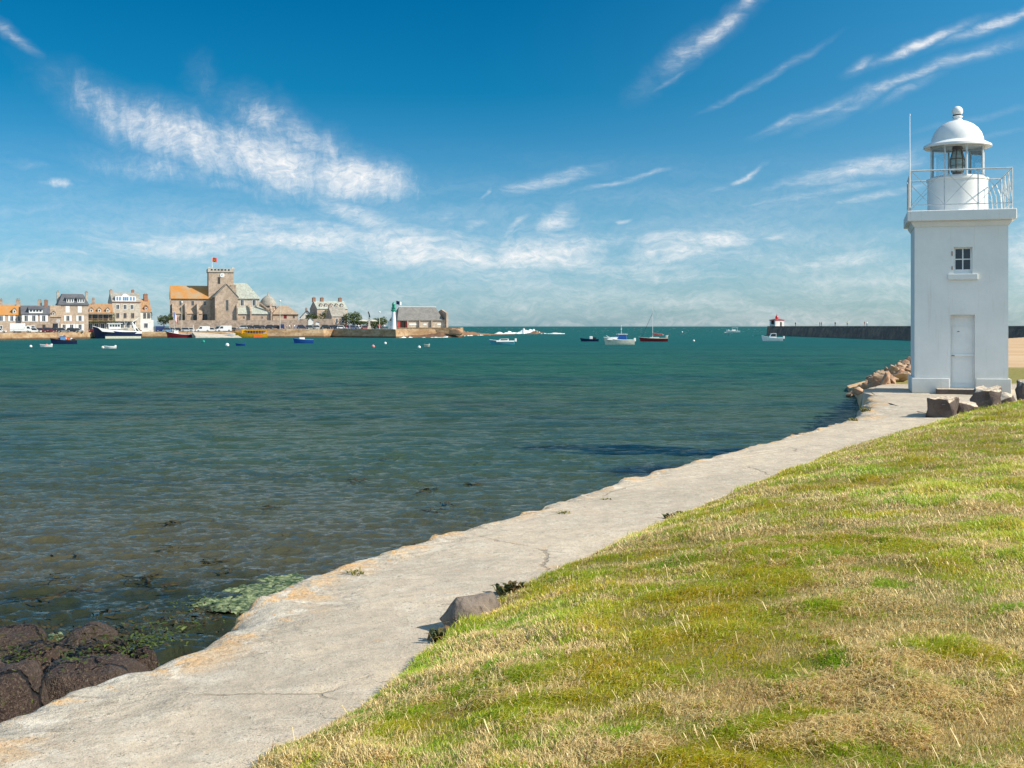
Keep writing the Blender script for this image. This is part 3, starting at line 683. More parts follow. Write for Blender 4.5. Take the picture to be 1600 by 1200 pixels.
# ------------------------------------------------------------------ the white lighthouse
def make_lighthouse():
    th = R(15.8)
    ctr = (13.48, 36.8)
    root = thing('lighthouse', 'square white lighthouse with domed glass lantern beside the path', 'lighthouse', (ctr[0], ctr[1], PZ), -th)
    h = 1.29; b = 1.365
    # wall with door and window openings in the front face (local -y)
    dx0, dx1, dz0, dz1 = -.29, .38, .16, 2.30
    wx0, wx1, wz0, wz1 = -.195, .315, 3.50, 4.28
    H = 5.05
    mb = MB()
    def wall(x0, x1, z0, z1): mb.box(x0, x1, -h, -h + .35, z0, z1)
    wall(-h, dx0, 0, H); wall(dx1, h, 0, H)
    mb.box(dx0, dx1, -h, -h + .35, dz1, wz0); mb.box(dx0, dx1, -h, -h + .35, wz1, H)
    mb.box(dx0, wx0, -h, -h + .35, wz0, wz1); mb.box(wx1, dx1, -h, -h + .35, wz0, wz1); mb.box(dx0, dx1, -h, -h + .35, 0, dz0)
    mb.box(-h, h, -h + .35, h, 0, H)
    bm = bmesh.new(); me = mb.mesh('tower_wall', M['tower']); bm.from_mesh(me); bmesh.ops.remove_doubles(bm, verts=bm.verts, dist=.0005)
    bm.to_mesh(me); bm.free()
    link('tower_wall', me, root)
    p = MB()
    p.box(-b, dx0 - .03, -b, -h + .002, 0, .44); p.box(dx1 + .03, b, -b, -h + .002, 0, .44); p.box(-b, -h + .002, -h, b, 0, .44); p.box(h - .002, b, -h, b, 0, .44)
    p.build('plinth', M['tower'], root, bevel=.015)
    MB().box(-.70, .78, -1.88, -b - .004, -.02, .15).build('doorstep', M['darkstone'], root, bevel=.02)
    d = MB().box(dx0 + .003, dx1 - .003, -h + .17, -h + .22, dz0, dz1 - .003).build('door', M['white'], root)
    f = MB()
    for z0, z1 in ((.30, 1.02), (1.24, 1.98)):
        f.box(dx0 + .06, dx0 + .09, -h + .155, -h + .169, z0, z1); f.box(dx1 - .09, dx1 - .06, -h + .155, -h + .169, z0, z1)
        f.box(dx0 + .09, dx1 - .09, -h + .155, -h + .169, z0, z0 + .03); f.box(dx0 + .09, dx1 - .09, -h + .155, -h + .169, z1 - .03, z1)
    f.build('panel_moulding', M['white'], d)
    MB().box(dx0 + .002, dx1 - .002, -h + .13, -h + .17, 1.09, 1.15).build('rail', M['white'], d, bevel=.008)
    MB().tube((dx0 + .05, -h + .17, 1.10), (dx0 + .05, -h + .10, 1.10), .012).tube((dx0 + .05, -h + .10, 1.10), (dx0 + .12, -h + .10, 1.10), .010).build('handle', M['dark'], d)
    MB().box(dx0 + .20, dx0 + .26, -h + .158, -h + .169, 1.80, 1.82).build('letter_slot', M['rust'], d)
    w_ = MB()
    yf0, yf1 = -h + .11, -h + .17
    w_.box(wx0, wx0 + .05, yf0, yf1, wz0, wz1); w_.box(wx1 - .05, wx1, yf0, yf1, wz0, wz1)
    w_.box(wx0 + .05, wx1 - .05, yf0, yf1, wz1 - .05, wz1); w_.box(wx0 + .05, wx1 - .05, yf0, yf1, wz0, wz0 + .13)
    xm = (wx0 + wx1) / 2; zm = (wz0 + .13 + wz1 - .05) / 2
    w_.box(xm - .016, xm + .016, yf0 + .01, yf1, wz0 + .13, wz1 - .05)
    w_.box(wx0 + .05, xm - .016, yf0 + .012, yf1, zm - .015, zm + .015); w_.box(xm + .016, wx1 - .05, yf0 + .012, yf1, zm - .015, zm + .015)
    wf = w_.build('window', M['white'], root)
    MB().box(wx0 + .04, wx1 - .04, yf1 - .02, yf1 - .012, wz0 + .1, wz1 - .04).build('pane', M['pane'], wf)
    MB().box(-.36, .46, -h - .07, -h + .10, 3.33, 3.495).build('sill', M['tower'], wf, bevel=.012)
    for z0, z1 in ((3.62, 3.72), (4.03, 4.16)): MB().tube((wx0 - .05, -h - .01, z0), (wx0 - .05, -h - .01, z1), .012).build('shutter_hinge', M['rust'], wf)
    c = MB(); q = h + .09
    c.frustum((-h - .02, h + .02, -h - .02, h + .02), H - .16, (-q, q, -q, q), H - .04); c.box(-q, q, -q, q, H - .04, H + .002)
    c.build('cornice', M['tower'], root)
    g = 1.50
    MB().box(-g, g, -g, g, H + .004, H + .31).build('gallery_slab', M['tower'], root, bevel=.02)
    zg = H + .31
    # drum, lantern
    MB().lathe([(.895, 0), (.895, .04), (.865, .07), (.865, .97), (.895, 1.0), (.895, 1.055), (.82, 1.06)], 48, (0, 0, zg)).build('lantern_drum', M['white'], root, smooth=True)
    zl = zg + 1.06; hl = .98
    fr = MB(); n = 8
    for i in range(n):
        a = R(22.5 - 8) + 2 * math.pi * i / n
        fr.tube((.785 * math.cos(a), .785 * math.sin(a), zl), (.785 * math.cos(a), .785 * math.sin(a), zl + hl), .027, n=6)
        a2 = a + 2 * math.pi / n
        for z in (zl + .03, zl + hl - .04):
            fr.tube((.785 * math.cos(a), .785 * math.sin(a), z), (.785 * math.cos(a2), .785 * math.sin(a2), z), .03, n=6)
    fr.build('lantern_frame', M['rail'], root)
    for i in range(n):
        a = R(22.5 - 8) + 2 * math.pi * i / n; a2 = a + 2 * math.pi / n
        x0, y0, x1, y1 = .785 * math.cos(a), .785 * math.sin(a), .785 * math.cos(a2), .785 * math.sin(a2)
        MB().add([(x0, y0, zl + .05), (x1, y1, zl + .05), (x1, y1, zl + hl - .06), (x0, y0, zl + hl - .06)], [(0, 1, 2, 3)]).build('lantern_pane', M['glass'], root)
    zl += .09
    ln = MB().lathe([(.05, .10), (.15, .12), (.19, .28), (.20, .42), (.19, .52), (.14, .70), (.07, .78)], 20, (0, 0, zl)).build('lens', M['lens'], root, smooth=True)
    bf = MB().lathe([(.24, 0), (.24, .03), (.15, .05), (.15, .10), (.06, .11)], 20, (0, 0, zl))
    bf.lathe([(.10, .79), (.17, .80), (.17, .83), (.14, .90), (.05, .93)], 20, (0, 0, zl))
    for i in range(6):
        a = i * math.pi / 3 + .25
        pts = [(.17, .10), (.215, .30), (.215, .50), (.15, .72), (.12, .80)]
        for (r0, z0), (r1, z1) in zip(pts[:-1], pts[1:]):
            bf.tube((r0 * math.cos(a), r0 * math.sin(a), zl + z0), (r1 * math.cos(a), r1 * math.sin(a), zl + z1), .016, n=5)
    for z in (.30, .50): bf.lathe([(.21, z), (.222, z), (.222, z + .02), (.21, z + .02)], 20, (0, 0, zl))
    bf.build('lens_mount', M['brass'], ln)
    zl -= .09
    ze = zl + hl
    rf = MB().lathe([(.78, .0), (.95, -.05), (.985, -.03), (.975, .03), (.79, .13), (.755, .145), (.745, .24), (.69, .40), (.59, .545), (.45, .665), (.28, .75), (.14, .785), (.0, .79)], 56, (0, 0, ze)).build('dome_roof', M['white'], root, smooth=True)
    fn = [(.16, .76), (.15, .81), (.115, .83), (.115, .86), (.15, .88), (.155, .91), (.125, .93)]
    fn += [(.160 * math.cos(a), 1.065 + .160 * math.sin(a)) for a in np.linspace(-.8, 1.5, 12)] + [(.0, 1.226)]
    f_ = MB().lathe(fn, 28, (0, 0, ze)).build('finial', M['white'], rf, smooth=True)
    MB().lathe([(.122, .925), (.132, .93), (.132, .955), (.122, .96)], 20, (0, 0, ze)).build('vent_ring', M['dark'], f_)
    # railing
    rg = 1.385; top = zg + 1.18; low = zg + .17
    posts = []
    rl = MB()
    for sx, sy, ex, ey in ((-1, -1, 1, -1), (1, -1, 1, 1), (1, 1, -1, 1), (-1, 1, -1, -1)):
        a = Vector((sx * rg, sy * rg, 0)); e = Vector((ex * rg, ey * rg, 0))
        rl.tube(a + Vector((0, 0, top)), e + Vector((0, 0, top)), .022, n=6); rl.tube(a + Vector((0, 0, low)), e + Vector((0, 0, low)), .014, n=6)
    rail = rl.build('railing', M['rail'], root)
    br = MB()
    for sx, sy, ex, ey in ((-1, -1, 1, -1), (1, -1, 1, 1), (1, 1, -1, 1), (-1, 1, -1, -1)):
        a = Vector((sx * rg, sy * rg, 0)); e = Vector((ex * rg, ey * rg, 0))
        for k in range(3):
            p0 = a.lerp(e, k / 3); p1 = a.lerp(e, (k + 1) / 3)
            br.tube(p0 + Vector((0, 0, low)), p1 + Vector((0, 0, top)), .009, n=5); br.tube(p1 + Vector((0, 0, low)), p0 + Vector((0, 0, top)), .009, n=5)
            MB().tube(p0 + Vector((0, 0, zg - .01)), p0 + Vector((0, 0, top)), .018, n=6).build('post', M['rail'], rail)
    br.build('cross_brace', M['rail'], rail)
    MB().tube((-1.43, -1.41, zg + .1), (-1.43, -1.41, zg + 2.80), .022, .012, n=6).tube((-1.43, -1.41, zg + 2.8), (-1.43, -1.41, zg + 2.86), .02, n=6).build('antenna', M['white'], root)
    MB().tube((-1.47, -1.43, zg + .02), (-1.47, -1.43, zg + .80), .022, n=8).build('cable', M['steel'], root)
    # ladder hoops behind the drum
    ld = MB()
    for k in range(4):
        x = .98 + .13 * k
        ld.tube((x, .9, zg), (x - .05, .9, zg + .6), .018, n=5); ld.tube((x - .05, .9, zg + .6), (x - .18, .9, zg + .95), .018, n=5)
    ld.build('ladder_hoop', M['white'], root)
make_lighthouse()

# ------------------------------------------------------------------ rocks
def hull_rock(name, seed, mat, sz=(1, .8, .6), n=16, rough=.05):
    g = np.random.default_rng(seed); bm = bmesh.new()
    for i in range(n):
        d = g.normal(size=3); d /= np.linalg.norm(d); d = np.sign(d) * np.abs(d) ** .7; bm.verts.new(d * np.array(sz) * g.uniform(.42, .56))
    bmesh.ops.convex_hull(bm, input=bm.verts)
    bmesh.ops.delete(bm, geom=[v for v in bm.verts if not v.link_faces], context='VERTS')
    bmesh.ops.bevel(bm, geom=list(bm.edges), offset=.03 * min(sz), segments=1, affect='EDGES', profile=.5, clamp_overlap=True)
    bmesh.ops.remove_doubles(bm, verts=bm.verts, dist=.004 * min(sz))
    bmesh.ops.triangulate(bm, faces=bm.faces)
    bmesh.ops.subdivide_edges(bm, edges=[e for e in bm.edges if e.calc_length() > .12], cuts=2, use_grid_fill=True)
    bm.normal_update()
    co = np.array([v.co for v in bm.verts])
    nn = fbm(co[:, 0] * 3 + 9, co[:, 1] * 3 + co[:, 2] * 2.3 + 5, 4, seed) - .5
    for v, q in zip(bm.verts, nn): v.co *= 1 + float(q) * rough * 4
    nz = float(np.abs(co).max()); me = bpy.data.meshes.new(name); bm.to_mesh(me); bm.free(); me.shade_smooth(); me.set_sharp_from_angle(angle=R(32)); me.materials.append(mat)
    return me
def round_rock(name, seed, mat, sz, rough=.14, sub=5):
    bm = bmesh.new(); bmesh.ops.create_icosphere(bm, subdivisions=sub, radius=1.0)
    co = np.array([v.co for v in bm.verts])
    def n3(k, o, sd): return (fbm(co[:, 0] * k + 31, co[:, 1] * k + 17, o, sd) + fbm(co[:, 1] * k + 5, co[:, 2] * k + 43, o, sd + 1) + fbm(co[:, 2] * k + 7, co[:, 0] * k + 3, o, sd + 2)) / 3 - .5
    k = 1 + rough * 3 * n3(1.1, 3, seed) + .13 * n3(3.2, 4, seed + 9) + .09 * n3(13, 4, seed + 20)
    for v, q in zip(bm.verts, k):
        c = Vector([math.copysign(abs(a) ** .72, a) for a in v.co]) * float(q); v.co = Vector((c.x * sz[0], c.y * sz[1], c.z * sz[2]))
    me = bpy.data.meshes.new(name); bm.to_mesh(me); bm.free(); me.shade_smooth(); me.materials.append(mat)
    return me
def make_rocks():
    g = np.random.default_rng(8)
    var = [hull_rock('rock', 50 + k, M['rock'], (1, g.uniform(.65, .95), g.uniform(.45, .7))) for k in range(7)]
    made = 0
    while made < 250:
        d_ = math.exp(g.uniform(math.log(40.2), math.log(75))); px = g.uniform(1328, 1446)
        if px < 1359 and d_ < 67: continue
        if 510 - PZ * F / d_ > 604 - (px - 1357) * .17: continue
        x_ = PX(px, d_); plane = .565 * x_ - .2132 * d_; zt = min(plane, PZ + .30)
        if zt < -4.2: continue
        o = bpy.data.objects.new('rock', var[int(g.integers(7))]); C.objects.link(o)
        sz = g.uniform(.36, .85) * (1 + .006 * (d_ - 40)); hz = sz * g.uniform(.6, .95); o.scale = (sz * 1.25, sz * g.uniform(.7, 1.0), hz)
        o.location = (x_, d_, zt - hz * .28 + g.normal() * .06); o.rotation_euler = (g.normal() * .35, g.normal() * .3 - .3, g.uniform(0, 6.28))
        tag(o, 'angular tan granite rock piled along the shore behind the lighthouse', 'rock', 'granite rocks piled along the shore by the lighthouse'); made += 1
    # stones at the grass edge
    def stone(name, label, mesh, loc, rz, tilt=0):
        o = bpy.data.objects.new(name, mesh); C.objects.link(o); o.location = loc; o.rotation_euler = (tilt, 0, rz); return tag(o, label, 'rock', 'stones along the grass edge')
    def at(px, py, lift=0): x, y = pathpt(px, py); return (x, y, PZ + lift)
    stone('boulder', 'grey boulder half buried in the grass edge beside the near path', hull_rock('boulder', 93, M['pathrock'], (.21, .46, .32), 30, .10), at(738, 980, .04), -.75)
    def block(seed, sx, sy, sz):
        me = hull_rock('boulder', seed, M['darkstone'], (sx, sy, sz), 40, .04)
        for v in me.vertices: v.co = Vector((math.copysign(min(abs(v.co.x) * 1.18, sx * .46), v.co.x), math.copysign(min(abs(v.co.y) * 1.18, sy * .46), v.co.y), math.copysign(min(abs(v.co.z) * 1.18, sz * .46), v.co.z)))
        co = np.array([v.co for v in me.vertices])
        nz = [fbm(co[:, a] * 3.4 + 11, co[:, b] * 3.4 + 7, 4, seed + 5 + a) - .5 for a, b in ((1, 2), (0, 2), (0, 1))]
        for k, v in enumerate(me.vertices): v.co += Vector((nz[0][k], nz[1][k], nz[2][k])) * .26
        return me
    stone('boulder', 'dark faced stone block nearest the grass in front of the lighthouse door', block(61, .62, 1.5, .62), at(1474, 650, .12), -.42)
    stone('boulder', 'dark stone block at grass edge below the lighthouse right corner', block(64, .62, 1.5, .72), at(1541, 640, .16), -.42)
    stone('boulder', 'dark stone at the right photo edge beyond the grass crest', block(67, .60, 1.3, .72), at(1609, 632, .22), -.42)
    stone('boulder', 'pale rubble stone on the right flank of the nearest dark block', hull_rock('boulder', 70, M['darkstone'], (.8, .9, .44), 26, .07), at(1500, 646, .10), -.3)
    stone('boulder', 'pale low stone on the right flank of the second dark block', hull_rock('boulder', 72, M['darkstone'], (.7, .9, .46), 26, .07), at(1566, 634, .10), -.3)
    # weed covered boulders at the foot of the wall
    big = [(135, 1032, 8.0, .44, .45, 1.0, .2, 'broad dark barnacled boulder against the path wall, cracked on its left', 11),
           (-6, 1036, 7.3, .27, .45, .9, 0, 'dark brown boulder cut by the left photo edge beside the path', 14),
           (30, 1040, 7.8, .10, .3, .8, .2, 'narrow wedge shaped dark rock between the two biggest boulders', 16),
           (196, 1031, 8.7, .20, .35, .9, .1, 'dark boulder on the right flank of the broad barnacled one', 17),
           (62, 1004, 9.9, .40, .45, .8, -.1, 'flat reddish brown weedy boulder left of the rounded purple one', 25),
           (158, 1001, 9.8, .30, .40, .8, .3, 'olive brown boulder in front of the rounded purple one', 28),
           (143, 976, 11.4, .36, .40, .75, .2, 'rounded purple boulder rising highest towards the water', 21),
           (222, 1013, 9.9, .17, .40, .8, .4, 'dark weedy boulder right of the olive brown one', 31),
           (15, 985, 11.4, .34, .4, .6, .1, 'low dark green rock awash at the left photo edge', 35),
           (82, 990, 11.6, .14, .25, .6, .1, 'small pale algae covered rock left of the rounded purple boulder', 37)]
    for px, py, d_, rx, ry, rz_, rot, lab, sd in big:
        o = bpy.data.objects.new('boulder', round_rock('boulder', sd, M['algae'] if sd == 37 else M['weedrock'], (rx, ry, rz_), .2, 5)); C.objects.link(o)
        zt = max(v.co.z for v in o.data.vertices)
        o.location = (PX(px, d_), d_ + .05, (510 - py) * d_ / F - zt); o.rotation_euler = (0, 0, rot)
        tag(o, lab, 'rock', 'weed covered boulders below the path')
    bed = MB()
make_rocks()

def weed_patch(name, c, rx, ry, rz, mat, label, seed, h=.045, thr=.35):
    n = 90
    u = np.linspace(-1, 1, n); X, Y = np.meshgrid(u, u); r = np.hypot(X, Y)
    e = r + 1.9 * (fbm(X * 3.2 + seed, Y * 3.2, 5, seed) - .5)
    Z = h * np.clip((1 - e) * 1.6, -1, 1) + .07 * (fbm(X * 9, Y * 9, 3, seed + 3) - .5)
    co, si = math.cos(rz), math.sin(rz)
    V = np.stack([X * rx * co - Y * ry * si + c[0], X * rx * si + Y * ry * co + c[1], Z + c[2]], -1).reshape(-1, 3)
    me = grid_mesh(name, V, n, n, mat); bm = bmesh.new(); bm.from_mesh(me)
    bmesh.ops.delete(bm, geom=[v for v in bm.verts if v.co.z < c[2] - h * .5], context='VERTS'); bm.to_mesh(me); bm.free()
    o = link(name, me); tag(o, label, 'seaweed', kind='stuff')
weed_patch('algae', (-3.72, 18.3, SEA + .0), 1.35, .62, 1.29, M['algae'], 'pale green algae floating in the water against the path wall', 5)
def make_seaweed():
    m = pm('brown_seaweed', (.030, .022, .012), (.06, .05, .015), 6, .5)
    g = np.random.default_rng(14); mb = MB()
    for px, py in ((120, 870), (225, 905), (235, 915), (262, 921), (262, 861), (262, 820), (660, 770), (672, 766), (745, 759), (600, 720), (555, 752), (680, 800), (120, 925), (60, 940), (180, 960), (200, 990), (90, 905), (420, 795), (360, 895), (40, 1000), (640, 858), (660, 860), (690, 790), (330, 880)):
        d = SD(py); cx = PX(px, d)
        for k in range(int(g.integers(5, 13))):
            a = g.uniform(0, 6.28); L = g.uniform(.06, .20); wdt = .018
            x, y = cx + g.normal() * .13, d + g.normal() * .16
            p0 = np.array((x, y, SEA + .035)); p1 = p0 + np.array((math.cos(a) * L, math.sin(a) * L, g.uniform(-.01, .02))); p2 = p1 + np.array((math.cos(a + .7) * L, math.sin(a + .7) * L, g.uniform(-.02, .04)))
            sd = np.array((-math.sin(a), math.cos(a), .4)) * wdt
            mb.add([p0 - sd, p0 + sd, p1 + sd, p1 - sd, p2 + sd * .3, p2 - sd * .3], [(0, 1, 2, 3), (3, 2, 4, 5)])
    o = mb.build('seaweed', m); tag(o, 'dark scraps of drifting seaweed scattered on the near water', 'seaweed', kind='stuff')
make_seaweed()
def rock_weed():
    g = np.random.default_rng(23); a_, b_ = MB(), MB()
    for px, py, d_, n_, sp, br in ((200, 1006, 9.6, 150, .16, 1), (185, 1000, 9.9, 120, .16, 0), (12, 1024, 9.6, 90, .12, 1), (150, 1004, 9.5, 80, .14, 0), (262, 985, 11.0, 130, .17, 1), (290, 972, 11.6, 120, .18, 0), (250, 976, 12.2, 110, .2, 0), (60, 1003, 9.7, 90, .16, 0), (120, 1026, 8.0, 30, .1, 1), (40, 985, 12, 100, .22, 0), (230, 1000, 10.0, 90, .12, 1), (330, 958, 12.5, 90, .16, 0), (310, 946, 13.5, 70, .16, 1)):
        c = P(px, py, d_)
        for k in range(n_):
            x, y, z = c.x + g.normal() * sp, c.y + g.normal() * sp * 1.3, c.z + g.normal() * .035
            an = g.uniform(0, 6.28); L = g.uniform(.012, .045); sd = np.array((-math.sin(an), math.cos(an), g.normal() * .4)) * (.007 if br else .010)
            p0 = np.array((x, y, z)); p1 = p0 + L * np.array((math.cos(an), math.sin(an), g.uniform(-.2, .5))); p2 = p1 + L * np.array((math.cos(an), math.sin(an), g.uniform(-.8, .1)))
            (a_ if br else b_).add([p0 - sd, p0 + sd, p1 + sd, p1 - sd, p2], [(0, 1, 2, 3), (3, 2, 4)])
    tag(a_.build('seaweed', pm('bright_green_weed', (.075, .105, .014), (.035, .055, .008), 9, .5)), 'bright green weed growing on the dark boulders below the path', 'seaweed', kind='stuff')
    tag(b_.build('seaweed', pm('olive_bladder_weed', (.055, .045, .012), (.025, .018, .008), 9, .5)), 'olive brown bladder weed draped over the dark boulders below the path', 'seaweed', kind='stuff')
rock_weed()
def make_tufts():
    g = np.random.default_rng(6)
    mg = pm('tuft_leaves', (.16, .17, .03), (.30, .24, .08), 9, .7)
    md = pm('dark_weed_leaves', (.05, .085, .02), (.15, .08, .03), 9, .7)
    for px, py, sz, n, mt, lab in ((553, 894, .09, 50, mg, 'small yellow green tuft on the sea wall edge above green algae'), (882, 802, .10, 60, mg, 'yellow green tuft on the wall edge beside orange lichen'), (948, 780, .08, 50, mg, 'short green tuft growing along the wall edge midway up the path'),
                               (1333, 657, .14, 60, mg, 'dry tuft on the wall edge near the far path corner'), (1352, 641, .14, 70, mg, 'green tuft at the far path corner before the lighthouse'),
                               (800, 930, .14, 90, md, 'leafy green weed at the grass edge above the boulder'), (690, 1003, .12, 70, md, 'dark leafy weed at the left foot of the grey boulder'), (775, 975, .11, 60, md, 'reddish green weed on the right of the grey boulder'),
                               (1062, 812, .12, 50, md, 'reddish dock plant at the grass edge midway along the path'), (1045, 812, .11, 10, md, 'thin upright dark weed standing in the path edge')):
        x, y = pathpt(px, py); mb = MB()
        for i in range(n):
            a = g.uniform(0, 6.28); r = sz * g.uniform(0, .8); lx, ly = r * math.cos(a), r * math.sin(a); L = sz * g.uniform(.35, .9); b = g.uniform(0, 6.28); ln = g.uniform(.2, 1.0)
            p0 = np.array((lx, ly, -.02)); p1 = p0 + L * np.array((math.cos(b) * ln * .6, math.sin(b) * ln * .6, .7)); p2 = p1 + L * .5 * np.array((math.cos(b) * ln, math.sin(b) * ln, .1)); sd = np.array((-math.sin(b), math.cos(b), 0)) * (.006 if mt is mg else .013) * (1 + y * .03)
            mb.add([p0 - sd * .5, p0 + sd * .5, p1 + sd, p1 - sd, p2], [(0, 1, 2, 3), (3, 2, 4)])
        o = mb.build('weed_tuft', mt); o.location = (x, y, PZ + (.02 if mt is md else -.02)); tag(o, lab, 'plant')
make_tufts()

# ------------------------------------------------------------------ the far harbour: quays
Q1 = [(-260, 335), (-120, 345), (0, 352), (80, 374), (118, 390), (150, 405), (222, 424), (300, 432), (352, 438), (368, 441)]
Q2 = [(352, 446), (368, 442), (440, 443), (505, 446), (521, 452), (604, 427), (618, 424.5), (629, 429), (636, 444), (700, 450)]
Z1, Z2 = -1.9, -.98
def wall_strip(name, label, pts, z0, z1, th, mat, parent=None, batter=0.0):
    mb = MB(); n = len(pts)
    p = [Vector((a[0], a[1], 0)) for a in pts]; ins = []
    for i in range(n):
        d = (p[min(i + 1, n - 1)] - p[max(i - 1, 0)]).normalized(); ins.append(Vector((-d.y, d.x, 0)))
    sub = 6
    for i in range(n - 1):
        for k in range(sub):
            za, zb = z0 + (z1 - z0) * k / sub, z0 + (z1 - z0) * (k + 1) / sub
            ba, bb = batter * (1 - k / sub), batter * (1 - (k + 1) / sub)
            a, b = p[i], p[i + 1]
            mb.add([(*(a - ins[i] * ba).xy, za), (*(b - ins[i + 1] * ba).xy, za), (*(b - ins[i + 1] * bb).xy, zb), (*(a - ins[i] * bb).xy, zb)], [(0, 1, 2, 3)])
        a, b, c, d = p[i], p[i + 1], p[i + 1] + ins[i + 1] * th, p[i] + ins[i] * th
        mb.add([(*a.xy, z1), (*b.xy, z1), (*c.xy, z1), (*d.xy, z1)], [(0, 1, 2, 3)])
        mb.add([(*d.xy, z1), (*c.xy, z1), (*c.xy, z0), (*d.xy, z0)], [(0, 1, 2, 3)])
    o = mb.build(name, mat, parent)
    if label: tag(o, label, 'quay wall')
    return o
def quay_mat():
    m, t = new_mat('weathered_quay_blocks')
    g = t.n('ShaderNodeNewGeometry'); pos = g.outputs['Position']; sp = t.n('ShaderNodeSeparateXYZ'); t.put(sp.inputs[0], pos)
    n1 = t.noise(t.mapping(pos, (0, 0, 0), (0, 0, 0), (.25, .25, .7)), 1, 5, .65)[0]; n2 = t.noise(pos, 1.1, 4, .7)[0]
    c = t.mix(t.mr(n1, .32, .64), (.48, .35, .22), (.31, .19, .10))
    c = t.mix(t.mr(n2, .52, .68, 0, .6), c, (.13, .08, .05))
    c = t.mix(t.mr(sp.outputs[2], -3.2, -3.75, 0, .85), c, (.06, .035, .025))
    return finish(t, m, c, .9, n2, .6, .3, .2)
M['quaywall'] = quay_mat()
def pts_of(l): return [(PX(a, d), d) for a, d in l]
wall_strip('quay_wall', 'long low tan stone quay wall below the town houses and church', pts_of(Q1), -4.6, Z1, 1.0, M['quaywall'])
wall_strip('quay_wall', 'taller stone jetty wall ending in a rounded head under the green topped light', pts_of(Q2), -4.6, Z2, 1.0, M['quaywall'], batter=.9)
def sheet(name, pts, z, mat):
    me = bpy.data.meshes.new(name); me.from_pydata([(x, y, z) for x, y in pts], [], [tuple(range(len(pts)))]); me.materials.append(mat); structure(link(name, me))
M['tarmac'] = pm('quay_tarmac', (.22, .20, .18), (.15, .14, .13), .15, .95)
def inset(l, k): return [(x * (1 + k / y), y + k) for x, y in l]
sheet('quay_pavement', inset(pts_of(Q1), .9) + pts_of([(366, 620), (-260, 560)]), Z1 - .01, M['tarmac'])
sheet('quay_pavement', inset(pts_of(Q2), .9) + pts_of([(700, 600), (360, 640), (352, 460)]), Z2 - .01, M['tarmac'])
# low stone slipway beside the yellow boat
sw = MB(); a = Vector((PX(300, 429), 429)); b = Vector((PX(372, 436), 436))
for (p, q, z0, z1) in ((a, b, -2.0, -3.9),):
    d = (q - p).normalized(); nrm = Vector((d.y, -d.x)) * 6.5
    v = [(p.x, p.y, -1.95), (q.x, q.y, -3.2), (q.x + nrm.x, q.y + nrm.y, -4.05), (p.x + nrm.x, p.y + nrm.y, -3.4), (p.x, p.y, -4.8), (q.x, q.y, -4.8), (q.x + nrm.x, q.y + nrm.y, -4.8), (p.x + nrm.x, p.y + nrm.y, -4.8)]
    sw.add(v, [(0, 1, 2, 3), (3, 2, 6, 7), (0, 3, 7, 4), (1, 5, 6, 2)])
structure(sw.build('slipway', M['granite_pale']))

# ------------------------------------------------------------------ buildings
def frame_at(name, label, cat, px0, px1, d, alpha, bz, group=None):
    pc = (px0 + px1) / 2
    r = thing(name, label, cat, (PX(pc, d), d, bz), R(alpha), group)
    k = d / F
    X = lambda px: (px - pc) * k
    Zf = lambda py: (510 - py) * k - bz
    return r, X, Zf, k
_wcache = {}
def window(root, x, z, w, h, y=0.0, frame=None, shutters=False, pane=None):
    frame = frame or M['frame']
    mb = MB().box(x - w / 2, x + w / 2, y - .06, y + .02, z, z + h)
    o = mb.build('window', frame, root)
    t_ = max(.10, w * .12)
    g = MB().box(x - w / 2 + t_, x - .04, y - .075, y - .062, z + t_, z + h - t_).box(x + .04, x + w / 2 - t_, y - .075, y - .062, z + t_, z + h - t_)
    g.build('pane', pane or M['pane'], o)
    if shutters:
        for s in (-1, 1):
            xx = x + s * (w / 2 + .03 + w * .25)
            MB().box(xx - w * .25, xx + w * .25, y - .09, y - .02, z - .02, z + h + .02).build('shutter', M['frame'], root)
    return o
def chimney(roof, x, y, z0, z1, w=.9, dp=.8, mat=None):
    c = MB().box(x - w / 2, x + w / 2, y - dp / 2, y + dp / 2, z0, z1).box(x - w / 2 - .08, x + w / 2 + .08, y - dp / 2 - .08, y + dp / 2 + .08, z1 + .003, z1 + .18).build('chimney', mat or M['granite'], roof)
    pt = MB()
    for s in (-.22, .22): pt.tube((x + s * w, y, z1 + .18), (x + s * w, y, z1 + .55), .13, .11, n=8)
    pt.build('chimney_pot', M['brick'], c)
def dormer(roof, x, z0, z1, w, y0, slope_dy, mat, roofm, front=None):
    # little gabled dormer: front at y0, runs back into the slope
    h = z1 - z0
    poly = [(x - w / 2, z0), (x + w / 2, z0), (x + w / 2, z0 + h * .62), (x, z1), (x - w / 2, z0 + h * .62)]
    d = MB().prism(poly, y0, y0 + slope_dy).build('dormer', mat, roof)
    MB().slab([(x - w / 2 - .12, y0 - .12, z0 + h * .58), (x, y0 - .12, z1 + .08), (x, y0 + slope_dy, z1 + .08), (x - w / 2 - .12, y0 + slope_dy, z0 + h * .58)], -.08).slab([(x, y0 - .12, z1 + .08), (x + w / 2 + .12, y0 - .12, z0 + h * .58), (x + w / 2 + .12, y0 + slope_dy, z0 + h * .58), (x, y0 + slope_dy, z1 + .08)], -.08).build('dormer_roof', roofm, d)
    MB().box(x - w * .28, x + w * .28, y0 - .03, y0 + .02, z0 + h * .12, z0 + h * .62).build('window', M['frame'], d)
    MB().box(x - w * .18, x + w * .18, y0 - .045, y0 - .032, z0 + h * .2, z0 + h * .56).build('pane', M['pane'], d)
